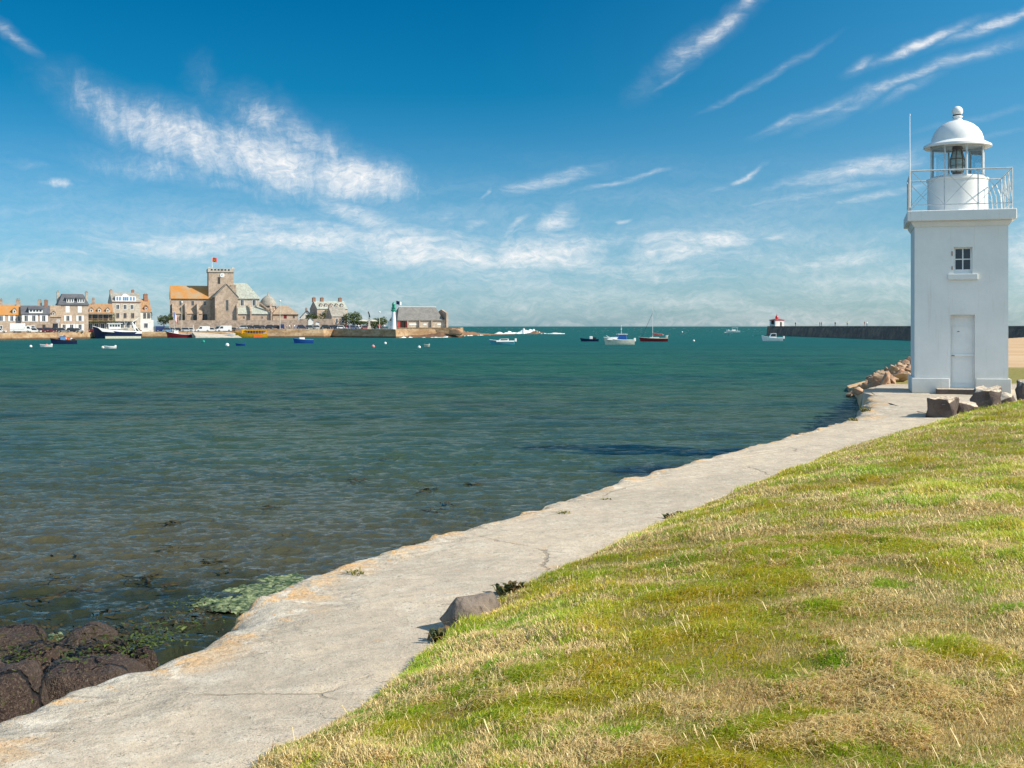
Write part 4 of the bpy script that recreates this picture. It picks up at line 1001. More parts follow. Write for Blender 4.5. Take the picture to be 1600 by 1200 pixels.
def gable_shell(root, w0, w1, dep, eave, ridge, wmat, rmat, over=.25, name='wall'):
    MB().prism([(0, 0), (0, eave), (dep / 2, ridge - .12), (dep, eave), (dep, 0)], w0, w1, 'x').build(name, wmat, root)
    sl = (ridge - eave) / (dep / 2)
    r = MB()
    for sgn, ye in ((1, -over), (-1, dep + over)):
        ze = eave - over * sl
        pts = [(w0 - .08, ye, ze + .06), (w1 + .08, ye, ze + .06), (w1 + .08, dep / 2, ridge + .06), (w0 - .08, dep / 2, ridge + .06)]
        r.slab(pts if sgn > 0 else pts[::-1], .17)
    return r.build('roof', rmat, root)
def hip_roof(root, w0, w1, y0, y1, ze, zr, r0, r1, mat, name='roof', th=.15):
    ym = (y0 + y1) / 2
    v = [(w0, y0, ze), (w1, y0, ze), (w1, y1, ze), (w0, y1, ze), (r0, ym, zr), (r1, ym, zr), (w0, y0, ze - th), (w1, y0, ze - th), (w1, y1, ze - th), (w0, y1, ze - th)]
    return MB().add(v, [(0, 1, 5, 4), (1, 2, 5), (2, 3, 4, 5), (3, 0, 4), (0, 6, 7, 1), (1, 7, 8, 2), (2, 8, 9, 3), (3, 9, 6, 0), (6, 9, 8, 7)]).build(name, mat, root)

def town():
    # 1 orange lichen roof cottage at the left edge
    r, X, Zf, k = frame_at('house', 'low stone house with bright orange lichen roof at the left edge', 'house', -34, 34, 375, 24, Z1, 'stone houses along the quay')
    rf = gable_shell(r, X(-34), X(34), 7.5, Zf(491.5), Zf(476), M['granite_warm'], M['lichen'])
    for px in (1, 27): chimney(rf, X(px), 3.75, Zf(478), Zf(468), 1.2, .9)
    dormer(rf, X(21), Zf(490), Zf(481), 1.1, .25, 2.6, M['granite_pale'], M['lichen'])
    for px in (-28, -12, 2, 17, 27.5): window(r, X(px), Zf(502), 1.0, 1.75, shutters=px not in (27.5,))
    for px in (-24, -8, 1, 25): window(r, X(px), Zf(518), 1.1, 1.9)
    # 2 slate roof
    r, X, Zf, k = frame_at('house', 'stone house with dark slate roof and wide white shed dormer', 'house', 34.6, 77, 378, 24, Z1, 'stone houses along the quay')
    rf = gable_shell(r, X(34.6), X(77), 7.5, Zf(491), Zf(477.5), M['granite'], M['slate'])
    for px in (63, 72): chimney(rf, X(px), 3.75 if px > 65 else 4.6, Zf(479), Zf(469.5), 1.1, .9, M['brick'] if px > 65 else M['granite'])
    d = MB().box(X(46), X(66), .35, 3.4, Zf(489), Zf(483)).build('dormer', M['frame'], rf)
    for i in range(4): MB().box(X(47.5 + i * 4.6), X(50.6 + i * 4.6), .32, .36, Zf(487), Zf(484)).build('pane', M['pane'], d)
    MB().slab([(X(45), .1, Zf(483)), (X(67), .1, Zf(483)), (X(67), 3.6, Zf(478.5)), (X(45), 3.6, Zf(478.5))], .15).build('dormer_roof', M['slate'], d)
    for px in (42, 53, 67.5): window(r, X(px), Zf(502.5), 1.15, 2.0, shutters=True)
    for px in (46, 52): window(r, X(px), Zf(516), 1.1, 1.5, frame=M['frame'])
    window(r, X(68), Zf(519), 1.0, 2.4, frame=M['wood'])
    # 2b set back brown roof
    r, X, Zf, k = frame_at('house', 'set back stone house with tall plain brown roof between two slate roofs', 'house', 76, 95, 392, 24, Z1, 'stone houses along the quay')
    rf = gable_shell(r, X(76), X(95), 7.5, Zf(494.5), Zf(477), M['granite'], M['schist_brown'])
    dormer(rf, X(84), Zf(493), Zf(486), 1.1, .4, 2.4, M['granite'], M['schist_brown'])
    window(r, X(86.5), Zf(517), 1.5, 2.4, frame=M['dark'])
    # 3 tall slate mansard
    r, X, Zf, k = frame_at('house', 'tall three storey stone house with dark slate mansard roof and white shutters', 'house', 92.5, 137, 398, 25, Z1, 'stone houses along the quay')
    w0, w1 = X(92.5), X(137)
    MB().box(w0, w1, 0, 8.5, 0, Zf(476)).build('wall', M['granite_warm'], r)
    e = Zf(475.5)
    rf = MB().frustum((w0 - .2, w1 + .2, -.25, 8.75), e, (w0 + 1.4, w1 - 1.4, 2.6, 6.2), Zf(459)).box(w0 - .25, w1 + .25, -.3, 8.8, e - .3, e - .004).build('roof', M['slate'], r)
    for px in (93.6, 136): chimney(rf, X(px), 4, Zf(477), Zf(456.5), .8, 1.5, M['granite_pale'])
    for a, b in ((104.5, 115.5), (120.5, 131)):
        d = MB().box(X(a), X(b), .25, 2.6, Zf(473), Zf(466.5)).build('dormer', M['frame'], rf)
        for i in range(3): MB().box(X(a + .9 + i * 3.5), X(a + 2.9 + i * 3.5), .22, .26, Zf(471.5), Zf(467.5)).build('pane', M['pane'], d)
        MB().slab([(X(a - 1.5), .0, Zf(466)), (X(b + 1.5), .0, Zf(466)), (X(b + 1.5), 2.9, Zf(463)), (X(a - 1.5), 2.9, Zf(463))], .15).build('dormer_roof', M['slate'], d)
    for px in (106, 124): MB().box(X(px) - .62, X(px) + .62, -.06, .02, Zf(488.5), Zf(478.5)).build('shutter', M['frame'], r)
    for px in (106.5, 124.5): window(r, X(px), Zf(502), 1.15, 1.9, shutters=True)
    for px in (101, 112, 124.5): window(r, X(px), Zf(516), 1.2, 2.0, shutters=True)
    # 4 orange tile with balcony
    r, X, Zf, k = frame_at('house', 'low house with orange tile roof, three dormers and an ivy hung balcony', 'house', 137.5, 175.5, 416, 22, Z1, 'stone houses along the quay')
    rf = gable_shell(r, X(137.5), X(175.5), 8.5, Zf(488.5), Zf(474.5), M['granite_warm'], M['tile'])
    chimney(rf, X(147.5), 4.2, Zf(476), Zf(467), .9, .8)
    for px in (143.5, 155.5, 168): dormer(rf, X(px), Zf(488.5), Zf(480.5), 1.25, .1, 2.6, M['granite_pale'], M['tile'])
    MB().box(X(138), X(175), -1.7, -.004, Zf(491), Zf(490)).build('balcony_roof', M['granite_pale'], r)
    bl = MB().box(X(138), X(175), -1.7, -.004, Zf(502.5), Zf(501)).build('balcony', M['wood'], r)
    bars = MB()
    for i in range(24): bars.box(X(138.3 + i * 1.57), X(138.7 + i * 1.57), -1.7, -1.64, Zf(501), Zf(498.2))
    bars.box(X(138), X(175), -1.7, -1.64, Zf(498.2), Zf(497.8)).build('railing', M['wood'], bl)
    for px in (140.5, 149, 157, 165, 172): window(r, X(px), Zf(501), 1.3, 2.4, frame=M['dark'] if px in (149, 165) else M['granite_pale'])
    for px in (142, 151, 160, 169): window(r, X(px), Zf(514), 1.4, 2.0)
    leafy(420, (X(157), -1.6, Zf(502.5)), (4.5, .5, .5), .16, 3).build('ivy', M['ivy'], r)
    leafy(260, (X(175.5), -.3, Zf(498)), (.7, .7, 2.6), .18, 4).build('ivy', M['ivy'], r)
    leafy(120, (X(138), -.3, Zf(494)), (.4, .4, 1.2), .15, 5).build('ivy', M['ivy'], r)
    # 5 tall pale house
    r, X, Zf, k = frame_at('house', 'tall pale stone house with broad white glazed dormer across its roof', 'house', 176, 219, 430, 27, Z1, 'stone houses along the quay')
    w0, w1 = X(176), X(219)
    rf = gable_shell(r, w0, w1, 9, Zf(471.5), Zf(457), M['granite_pale'], M['schist'])
    chimney(rf, X(177.5), 4.5, Zf(459), Zf(454), .9, 1.2, M['granite']); chimney(rf, X(211), 5.2, Zf(459), Zf(453.5), .9, .9, M['brick']); chimney(rf, X(218), 4.5, Zf(470), Zf(459), .9, .9)
    d = MB().box(X(181), X(212), .2, 3.6, Zf(471), Zf(463)).prism([(X(190), Zf(462.99)), (X(202), Zf(462.99)), (X(199), Zf(460)), (X(196), Zf(459)), (X(193), Zf(460))], .2, 3.6).build('dormer', M['frame'], rf)
    for px in (184, 188, 193.5, 196.5, 199.5, 204.5, 209): MB().box(X(px) - .28, X(px) + .28, .17, .21, Zf(469.5), Zf(464)).build('pane', M['skyblue'], d)
    MB().box(w0 - .1, w1 + .1, -.3, -.004, Zf(472.4), Zf(471.3)).build('gutter', M['brick'], r)
    for px in (184.5, 195.5, 206): window(r, X(px), Zf(483.5), 1.25, 1.8, frame=M['frame'])
    for px in (184.5, 195.5, 207): window(r, X(px), Zf(497.5), 1.2, 2.0, frame=M['granite_warm'])
    for px in (183, 191, 200, 208): window(r, X(px), Zf(513), 1.5, 2.5)
    MB().box(X(180), X(213), -1.2, -.004, Zf(502), Zf(500.8)).build('awning', M['granite_pale'], r)
    # 6 orange roof right end
    r, X, Zf, k = frame_at('house', 'narrow white fronted house with orange roof at the right end of the terrace', 'house', 219.5, 236, 434, 27, Z1, 'stone houses along the quay')
    rf = gable_shell(r, X(219.5), X(236), 8, Zf(486.5), Zf(467), M['whitewash'], M['tile'])
    chimney(rf, X(230.5), 4, Zf(472), Zf(460), 1.3, 1.6, M['brick'])
    dormer(rf, X(228.5), Zf(485.5), Zf(477), 1.3, .25, 2.6, M['brick'], M['tile'])
    for px in (226, 232): window(r, X(px), Zf(498), 1.1, 2.2, frame=M['granite_pale'])
    window(r, X(228), Zf(513), 1.6, 2.0)
    leafy(150, (X(236.2), .2, Zf(492)), (.35, .5, 1.6), .16, 8).build('ivy', M['ivy'], r)
    MB().box(X(236.2), X(240), .5, 6, 0, Zf(500)).build('annex', M['whitewash'], r)
town()

def church():
    d = 478
    r, X, Zf, k = frame_at('church', 'large stone church with square clock tower, orange nave roof and chapel dome', 'church', 271, 470, d, 17.3, Z2)
    bx0 = X(271)
    # nave
    nw = MB().prism([(3.0, 0), (3.0, Zf(466)), (8.5, Zf(446.5)), (14, Zf(466)), (14, 0)], X(271), X(331), 'x').build('nave_wall', M['granite_warm'], r)
    rf = MB().slab([(X(270.3), 2.5, Zf(467)), (X(333), 2.5, Zf(467)), (X(333), 8.5, Zf(446)), (X(270.3), 8.5, Zf(446))], .2).slab([(X(270.3), 8.5, Zf(446)), (X(333), 8.5, Zf(446)), (X(333), 14.5, Zf(467)), (X(270.3), 14.5, Zf(467))], .2).build('nave_roof', M['lichen'], r)
    MB().box(X(269.8), X(271.2), 2.6, 3.6, 0, Zf(465)).build('corner_buttress', M['granite'], r)
    for px in (286, 304, 322): 
        window(r, X(px), Zf(477.5), 1.1, 1.9, y=3.0, frame=M['granite_pale'])
    # aisle
    MB().box(X(273), X(318), .6, 2.996, 0, Zf(490)).build('aisle_wall', M['granite_warm'], r)
    MB().slab([(X(272.5), .3, Zf(490.5)), (X(318), .3, Zf(490.5)), (X(318), 2.99, Zf(480)), (X(272.5), 2.99, Zf(480))], .2).build('aisle_roof', M['schist_brown'], r)
    for px in (293, 311, 274): MB().prism([(-.9, 0), (-.9, Zf(488)), (.9, Zf(475)), (2.99, Zf(475)), (2.99, 0)], X(px - 1.4), X(px + 1.4), 'x').build('buttress', M['granite'], r)
    for px in (289, 307): window(r, X(px), Zf(500), 1.3, 1.8, y=.6, frame=M['dark'])
    window(r, X(322.5), Zf(500), 1.6, 2.2, y=2.9, frame=M['dark'])
    # tower
    t0, t1 = X(328), X(366)
    MB().box(t0, t1, 3.4, 12.8, 0, Zf(425)).build('tower_wall', M['granite_warm'], r)
    pr = MB().box(t0 - .3, t1 + .3, 3.1, 13.1, Zf(425) + .004, Zf(423))
    for (x0, x1, y0, y1) in ((t0 - .3, t1 + .3, 3.1, 3.6), (t0 - .3, t1 + .3, 12.6, 13.1), (t0 - .3, t0 + .2, 3.6, 12.6), (t1 - .2, t1 + .3, 3.6, 12.6)): pr.box(x0, x1, y0, y1, Zf(423), Zf(419.5))
    par = pr.build('parapet', M['granite_pale'], r)
    tr = MB()
    for i in range(6): tr.box(X(331.5 + i * 5.2), X(334 + i * 5.2), 3.04, 3.09, Zf(422.4), Zf(420.4))
    tr.build('tracery', M['dark'], par)
    for px in (329, 365.3): MB().frustum((X(px) - .55, X(px) + .55, 3.05, 4.15), Zf(419.5) + .003, (X(px) - .35, X(px) + .35, 3.25, 3.95), Zf(417)).build('pinnacle', M['granite_pale'], par)
    MB().box(t1 - 1.2, t1 + 1.0, 2.5, 3.39, 0, Zf(445)).build('tower_buttress', M['granite'], r)
    cl = MB().lathe([(.88, 0), (.88, .12), (.8, .16)], 24).build('clock_face', M['frame'], r); cl.location = (X(348.5), 3.38, Zf(430)); cl.rotation_euler = (R(90), 0, 0)
    MB().box(-.05, .05, -.1, .6, .165, .19).box(-.4, .05, -.05, .05, .192, .21).build('clock_hands', M['black'], cl)
    window(r, X(343.8), Zf(444), 1.25, 3.0, y=3.4, frame=M['granite_pale'], pane=M['dark'])
    # flag
    fp = MB().tube((X(333.5), 4.2, Zf(424)), (X(333.5), 4.2, Zf(401)), .10, .07, n=6).build('flagpole', M['frame'], r)
    fl = MB(); n = 8
    for i in range(n):
        a, b = i / n, (i + 1) / n
        fl.slab([(X(333.7) + a * 1.75, 4.2 + .18 * math.sin(a * 7), Zf(408.5) - a * .3), (X(333.7) + b * 1.75, 4.2 + .18 * math.sin(b * 7), Zf(408.5) - b * .3), (X(333.7) + b * 1.75, 4.2 + .18 * math.sin(b * 7), Zf(402) - b * .2), (X(333.7) + a * 1.75, 4.2 + .18 * math.sin(a * 7), Zf(402) - a * .2)], .03)
    f = fl.build('flag', M['red'], fp); MB().box(X(335.8), X(337.6), 3.92, 3.95, Zf(405), Zf(404.2)).box(X(335.8), X(337.6), 3.92, 3.95, Zf(407), Zf(406.2)).build('emblem', M['yellow'], f)
    # transept gable
    x0, x1 = X(336.5), X(371); xm = (x0 + x1) / 2
    MB().prism([(x0, 0), (x1, 0), (x1, Zf(464)), (xm, Zf(445)), (x0, Zf(464))], -1.6, 3.39).build('transept_wall', M['granite_warm'], r)
    MB().slab([(x0 - .4, -1.8, Zf(465.2)), (xm, -1.8, Zf(444.2)), (xm, 3.38, Zf(444.2)), (x0 - .4, 3.38, Zf(465.2))], -.25).slab([(xm, -1.8, Zf(444.2)), (x1 + .4, -1.8, Zf(465.2)), (x1 + .4, 3.38, Zf(465.2)), (xm, 3.38, Zf(444.2))], -.25).build('transept_roof', M['schist'], r)
    window(r, X(355), Zf(486), 1.1, 4.4, y=-1.6, frame=M['granite_pale'])
    for px in (337.5, 370): MB().prism([(-2.6, 0), (-2.6, Zf(482)), (-1.61, Zf(474)), (-1.61, 0)], X(px - 1), X(px + 1), 'x').build('buttress', M['granite'], r)
    # chancel
    c0, c1 = X(367), X(406)
    MB().box(c0, c1, 3.6, 12.6, 0, Zf(466)).build('chancel_wall', M['granite_pale'], r)
    v = [(c0, 3.1, Zf(466.3)), (c1 + .5, 3.1, Zf(466.3)), (c1 + .5, 13.1, Zf(466.3)), (c0, 13.1, Zf(466.3)), (c0, 8.1, Zf(441)), (X(388), 8.1, Zf(441))]
    MB().add(v, [(0, 1, 5, 4), (1, 2, 5), (2, 3, 4, 5), (0, 4, 3), (0, 3, 2, 1)]).build('chancel_roof', M['schist_pale'], r)
    for px in (379.5, 398): window(r, X(px), Zf(478), 1.5, 2.6, y=3.6, frame=M['frame'])
    # ambulatory lower roof
    MB().box(X(371.2), X(424), -.4, 3.59, 0, Zf(490)).build('ambulatory_wall', M['granite_warm'], r)
    MB().slab([(X(371.3), -.8, Zf(490.6)), (X(424), -.8, Zf(490.6)), (X(408), 3.58, Zf(479)), (X(371.3), 3.58, Zf(479))], .2).build('ambulatory_roof', M['schist_pale'], r)
    for px in (391, 423): MB().prism([(-1.3, 0), (-1.3, Zf(486)), (3.0, Zf(474)), (3.0, 0)], X(px - 1.2), X(px + 1.2), 'x').build('buttress', M['granite'], r)
    MB().slab([(X(406.3), 2.0, Zf(471.5)), (X(424), -.2, Zf(486)), (X(424), .6, Zf(486)), (X(406.3), 2.8, Zf(471.5))], .5).build('flying_buttress', M['granite'], r)
    for px in (381, 409): window(r, X(px), Zf(498), .6, 1.0, y=-.4, frame=M['granite'])
    # chapel dome
    cx, cy = X(421), 7.0; rad = (X(434) - X(408)) / 2
    MB().lathe([(rad * .93, 0), (rad * .93, Zf(477.5))], 12, (cx, cy, 0)).build('chapel_drum', M['granite_warm'], r)
    dm = MB().lathe([(rad * 1.06, Zf(478)), (rad * 1.08, Zf(476.5)), (rad * .95, Zf(471)), (rad * .72, Zf(466)), (rad * .38, Zf(462.2)), (rad * .10, Zf(460.5)), (rad * .03, Zf(459))], 16, (cx, cy, 0)).build('chapel_dome', M['schist'], r, smooth=True)
    MB().tube((cx, cy, Zf(460.5)), (cx, cy, Zf(454.5)), .28, .05, n=6).build('finial', M['granite'], dm)
    for px in (424.5, 431.5): window(r, X(px), Zf(482), .7, 1.2, y=cy - rad * .93 + .12, frame=M['granite'])
    # sacristy
    MB().box(X(426), X(466), 1.0, 12, 0, Zf(490.5)).build('sacristy_wall', M['granite_warm'], r)
    hip_roof(r, X(425), X(467), .5, 12.5, Zf(490.5), Zf(477), X(438), X(452), M['schist_brown'], 'sacristy_roof')
    dr = MB().box(X(445.5) - .55, X(445.5) + .55, .96, 1.02, Zf(497.5), Zf(491.8)).build('door', M['darkred'], r)
    window(r, X(459), Zf(497), .8, 1.2, y=1.0, frame=M['granite'])
church()
def garden_wall():
    mb = MB(); a = Vector((PX(264, 462), 462)); b = Vector((PX(468, 474), 474)); c_ = Vector((PX(521, 476), 476))
    for p, q, z1 in ((a, b, (510 - 500.3) * 466 / F), (b, c_, (510 - 498.2) * 475 / F)):
        d = (q - p).normalized(); n = Vector((-d.y, d.x)) * .5
        mb.add([(*p, Z1), (*q, Z1), (*(q + n), Z1), (*(p + n), Z1), (*p, z1), (*q, z1), (*(q + n), z1), (*(p + n), z1)], [(4, 5, 6, 7), (0, 1, 5, 4), (1, 2, 6, 5), (2, 3, 7, 6), (3, 0, 4, 7)])
    tag(mb.build('stone_wall', M['granite']), 'long stone boundary wall in front of the church behind the parked cars', 'wall')
    for px, py0, py1, w_, mt, lab in ((485.5, 497, 510, 8, 'whitewash', 'small white gabled hut against the stone wall'), (496, 503, 511, 6, 'whitewash', 'low white kiosk beside the white gabled hut')):
        d = 468
        r, X, Zf, k = frame_at('hut', lab, 'hut', px - w_ / 2, px + w_ / 2, d, 15, Z2)
        xm = 0; w0, w1 = X(px - w_ / 2), X(px + w_ / 2); e = Zf(py0 + 4) if w_ > 7 else Zf(py0 + 1)
        MB().prism([(w0, 0), (w1, 0), (w1, e), (xm, Zf(py0)), (w0, e)], 0, 3).build('wall', M[mt], r)
        MB().slab([(w0 - .2, -.2, e), (xm, -.2, Zf(py0) + .1), (xm, 3.2, Zf(py0) + .1), (w0 - .2, 3.2, e)], -.1).slab([(xm, -.2, Zf(py0) + .1), (w1 + .2, -.2, e), (w1 + .2, 3.2, e), (xm, 3.2, Zf(py0) + .1)], -.1).build('roof', M['schist'], r)
        MB().box(-.35, .35, -.04, .01, 0, 1.6).build('door', M['granite_pale'], r)
garden_wall()

def right_town():
    # house with three chimneys, seen with its dark left gable
    r, X, Zf, k = frame_at('house', 'long pale roofed house with three chimneys and five dormers behind the trees', 'house', 492, 545, 500, 25, Z2)
    w0, w1 = X(495), X(544)
    rf = gable_shell(r, w0, w1, 11, Zf(482.5), Zf(470), M['granite_warm'], M['schist_pale'])
    for px in (495.5, 508.5, 538): chimney(rf, X(px), 5.5, Zf(472), Zf(465.5), 1.2, 1.3, M['brick'])
    for px in (503, 511, 519.5, 528, 536.5): dormer(rf, X(px), Zf(480.5), Zf(474.5), 1.2, 1.2, 2.4, M['granite_warm'], M['schist'])
    for px in (505, 515, 525, 540): window(r, X(px), Zf(493), 1.1, 1.9)
    r, X, Zf, k = frame_at('house', 'smaller stone house with grey roof and white door in front of the long house', 'house', 516, 543, 478, 26, Z2)
    rf = gable_shell(r, X(518), X(543), 8, Zf(494), Zf(479.5), M['granite_warm'], M['schist'])
    chimney(rf, X(519), 4, Zf(482), Zf(477), .8, .9, M['granite'])
    for px in (526, 536): window(r, X(px), Zf(505), 1.1, 2.6 if px > 530 else 2.0)
    r, X, Zf, k = frame_at('house', 'small white gabled cottage with dark slate roof beside the church end', 'house', 468, 494, 492, 8, Z2)
    x0, x1 = X(470), X(489); xm = X(479.5)
    MB().prism([(x0, 0), (x1, 0), (x1, Zf(496)), (xm, Zf(486)), (x0, Zf(496))], 0, 9).build('wall', M['whitewash'], r)
    rf = MB().slab([(x0 - .4, -.3, Zf(497)), (xm, -.3, Zf(485.4)), (xm, 9.3, Zf(485.4)), (x0 - .4, 9.3, Zf(497))], -.2).slab([(xm, -.3, Zf(485.4)), (x1 + .4, -.3, Zf(497)), (x1 + .4, 9.3, Zf(497)), (xm, 9.3, Zf(485.4))], -.2).build('roof', M['slate'], r)
    chimney(rf, X(478), 4, Zf(487), Zf(482.5), .9, .9, M['granite'])
    window(r, X(479.5), Zf(497), .9, 1.4)
    # lifeboat house
    MB_ = MB().box(PX(619, 452), PX(720, 452), 448, 474, -4.4, -.42)
    tag(MB_.build('stone_platform', M['quaywall']), 'stone platform carrying the grey roofed boathouse at the harbour mouth', 'platform')
    r, X, Zf, k = frame_at('boathouse', 'stone boathouse with huge grey shingled roof and red doors at harbour mouth', 'boathouse', 619, 700, 455, 18, -.42)
    w0, w1 = X(620.5), X(697)
    MB().box(w0, w1, 0, 13, 0, Zf(499.5)).build('wall', M['granite_pale'], r)
    v = [(X(619.5), -.4, Zf(500)), (X(693.5), -.4, Zf(500)), (X(693.5), 13.4, Zf(500)), (X(619.5), 13.4, Zf(500)), (X(628.5), 6.5, Zf(479.3)), (X(688), 6.5, Zf(479.3))]
    v += [(a, b, c - .25) for a, b, c in v[:4]]
    rf = MB().add(v, [(0, 1, 5, 4), (1, 2, 5), (2, 3, 4, 5), (3, 0, 4), (0, 6, 7, 1), (1, 7, 8, 2), (2, 8, 9, 3), (3, 9, 6, 0)]).build('roof', M['slate_grey'], r)
    MB().box(X(628), X(689), 6.3, 6.7, Zf(479.4), Zf(478.6)).build('ridge_cap', M['frame'], rf)
    MB().prism([(-1.2, 0), (-1.2, Zf(489)), (6.5, Zf(483)), (14.2, Zf(489)), (14.2, 0)], X(697.3), X(700.5), 'x').build('gable_wall', M['granite_warm'], r)
    for px in (636, 655, 674.5): MB().box(X(px - .9), X(px + .9), -.7, -.004, 0, Zf(500.3)).build('buttress', M['granite'], r)
    MB().box(X(624), X(633), -.05, .02, .0, Zf(502)).build('doorway', M['dark'], r)
    for a, b in ((621.5, 624.4), (632.5, 635)): MB().box(X(a), X(b), -.12, -.06, .02, Zf(502)).build('door', M['red'], r)
    for px, ww in ((645, 12), (664, 5), (687, 6)): MB().box(X(px - ww / 2), X(px + ww / 2), -.06, .01, Zf(508), Zf(505.5)).build('window', M['frame'], r)
    # trees and bushes
    for px, py, d, rx, rz, n, lab, nm in ((552, 498, 478, 3.6, 2.9, 1500, 'dense dark round tree beside the small stone house', 'tree'), (510, 495, 492, 2.8, 2.8, 900, 'dark bush in front of the long house with chimneys', 'tree'),
                                          (487, 496, 484, 2.8, 1.3, 700, 'low light green shrub above the stone wall beside the white cottage', 'shrub'), (585, 505, 478, 3.8, 1.8, 1200, 'broad green bush behind the tall stone pillar', 'shrub'), (597, 502, 485, 2.6, 1.6, 600, 'dark bush behind the quay lamp near the green light', 'shrub'),
                                          (256, 500, 470, 2.4, 1.9, 600, 'dark bush at the left end of the church wall', 'shrub'), (266, 499, 468, 1.5, 2.0, 400, 'dark small bush touching the church corner', 'shrub'), (562, 503, 470, 2.4, 1.4, 500, 'low dark shrub between the round tree and the parasols', 'shrub')):
        z = (510 - py) * d / F
        r = thing(nm, lab, nm, (PX(px, d), d, Z2))
        leafy(n, (0, 0, z - Z2), (rx, rx * .9, rz), .30, px).build('crown', M['leaf'], r)
        MB().tube((0, 0, -.2), (.1, 0, z - Z2), .22, .12, n=7).tube((0, 0, (z - Z2) * .5), (rx * .4, .2, z - Z2 + rz * .3), .10, .04, n=5).tube((0, 0, (z - Z2) * .55), (-rx * .4, .1, z - Z2 + rz * .2), .10, .04, n=5).build('trunk', M['bark'], r)
M['slate_grey'] = pm('grey_shingle_roof', (.235, .225, .21), (.185, .18, .17), .6, .85, fine=2.2)
right_town()

# ------------------------------------------------------------------ lights, lamps, flags on the quays
def quay_furniture():
    # green topped harbour light
    d = 428
    r, X, Zf, k = frame_at('harbour_light', 'white tapered harbour light with green lantern on the jetty head', 'lighthouse', 610, 620, d, 12, Z2)
    MB().lathe([(.95, 0), (.90, .5), (.62, Zf(489)), (.60, Zf(487))], 14, (0, 0, 0)).build('tower', M['frame'], r, smooth=True)
    ga = MB().lathe([(.55, Zf(487)), (.95, Zf(485.5)), (.95, Zf(484.5)), (.8, Zf(484.2))], 14).build('gallery', M['green'], r)
    bars = MB()
    for i in range(8): a = i * math.pi / 4; bars.tube((.9 * math.cos(a), .9 * math.sin(a), Zf(484.5)), (.9 * math.cos(a), .9 * math.sin(a), Zf(481)), .04, n=5)
    bars.lathe([(.88, Zf(481)), (.94, Zf(481)), (.94, Zf(480.6)), (.88, Zf(480.6))], 14).build('railing', M['green'], ga)
    MB().lathe([(.55, Zf(484.4)), (.55, Zf(476)), (.62, Zf(475.5)), (.35, Zf(473)), (.05, Zf(472))], 14).build('lantern', M['green'], r)
    MB().box(-.09, .09, -.60, -.56, Zf(481), Zf(476.5)).build('slot', M['dark'], r)
    MB().box(-1.9, -.8, .2, 2.0, 0, Zf(501.5)).build('annex', M['whitewash'], r)
    r = thing('flagpole', 'pole with dark and white flag flying beside the green harbour light', 'flag', (PX(619, 440), 440, -.9))
    h = (510 - 469.5) * 440 / F + .9
    MB().tube((0, 0, 0), (0, 0, h), .07, .05, n=6).build('pole', M['steel'], r)
    f = MB(); f2 = MB()
    for i in range(6):
        a, b = i * .33, (i + 1) * .33
        (f if i < 4 else f2).slab([(a, .12 * math.sin(a * 4), h - 1.3 - a * .25), (b, .12 * math.sin(b * 4), h - 1.3 - b * .25), (b, .12 * math.sin(b * 4), h - .05 - b * .25), (a, .12 * math.sin(a * 4), h - .05 - a * .25)], .03)
    fl = f.build('flag', M['navy'], r); f2.build('flag_end', M['frame'], fl)
    # lamps
    for px, d, py, bz, lab in ((284, 436, 473, Z1, 'tall quay lamp post before the left part of the church nave'), (437.5, 447, 471, Z2, 'tall quay lamp post before the church chapel dome'), (593, 440, 488.5, Z2, 'short quay lamp post near the green harbour light')):
        r = thing('street_lamp', lab, 'street lamp', (PX(px, d), d, bz), 0, 'lamp posts on the quay'); h = (510 - py) * d / F - bz
        MB().tube((0, 0, 0), (0, 0, h), .13, .08, n=8).build('pole', M['cream'], r)
        MB().lathe([(.1, h), (.34, h + .05), (.36, h + .35), (.15, h + .5)], 10).build('lamp_head', M['frame'], r)
    # stone pillar with a leaning figure
    d = 446
    r, X, Zf, k = frame_at('monument', 'slender stone pillar topped by a dark leaning figure on the quay', 'monument', 574, 580, d, 10, Z2)
    MB().frustum((-.75, .75, -.75, .75), 0, (-.55, .55, -.55, .55), 1.0).frustum((-.38, .38, -.38, .38), 1.003, (-.26, .26, -.26, .26), Zf(497)).box(-.42, .42, -.42, .42, Zf(497) + .003, Zf(496)).build('pillar', M['granite_pale'], r)
    MB().tube((.15, 0, Zf(496)), (-.05, 0, Zf(491)), .28, .22, n=8).tube((-.05, 0, Zf(491)), (-.4, 0, Zf(486.5)), .24, .12, n=8).tube((-.1, 0, Zf(489.5)), (-.65, 0, Zf(488.5)), .1, .07, n=6).build('figure', M['black'], r, smooth=True)
    # tricolour by the church corner
    d = 440
    r = thing('flagpole', 'white pole with drooping blue white red flag left of the church', 'flag', (PX(272, d), d, Z1), .4); h = (510 - 486) * d / F - Z1
    MB().tube((0, 0, 0), (0, 0, h), .06, .04, n=6).build('pole', M['frame'], r)
    for i, mt in enumerate(('blue', 'frame', 'red')):
        a = .05 + i * .42
        MB().slab([(a, .05 * i, h - 2.5 - i * .75), (a + .42, .05 * i + .05, h - 2.7 - (i + 1) * .75), (a + .42, .05 * i + .05, h - .3 - (i + 1) * .75), (a, .05 * i, h - .1 - i * .75)], .03).build('flag_stripe', M[mt], r)
    # white round headed sign by the tall slate house
    d = 385
    r = thing('sign', 'white round topped sign standing before the tall slate roofed house', 'sign', (PX(91, d), d, Z1)); h = (510 - 504) * d / F - Z1
    MB().tube((0, 0, 0), (0, 0, h), .09, n=6).build('post', M['frame'], r)
    pl = MB().lathe([(.62, -.05), (.62, .05)], 20).build('sign_plate', M['frame'], r); pl.location = (0, -.12, h + .5); pl.rotation_euler = (R(90), 0, 0)
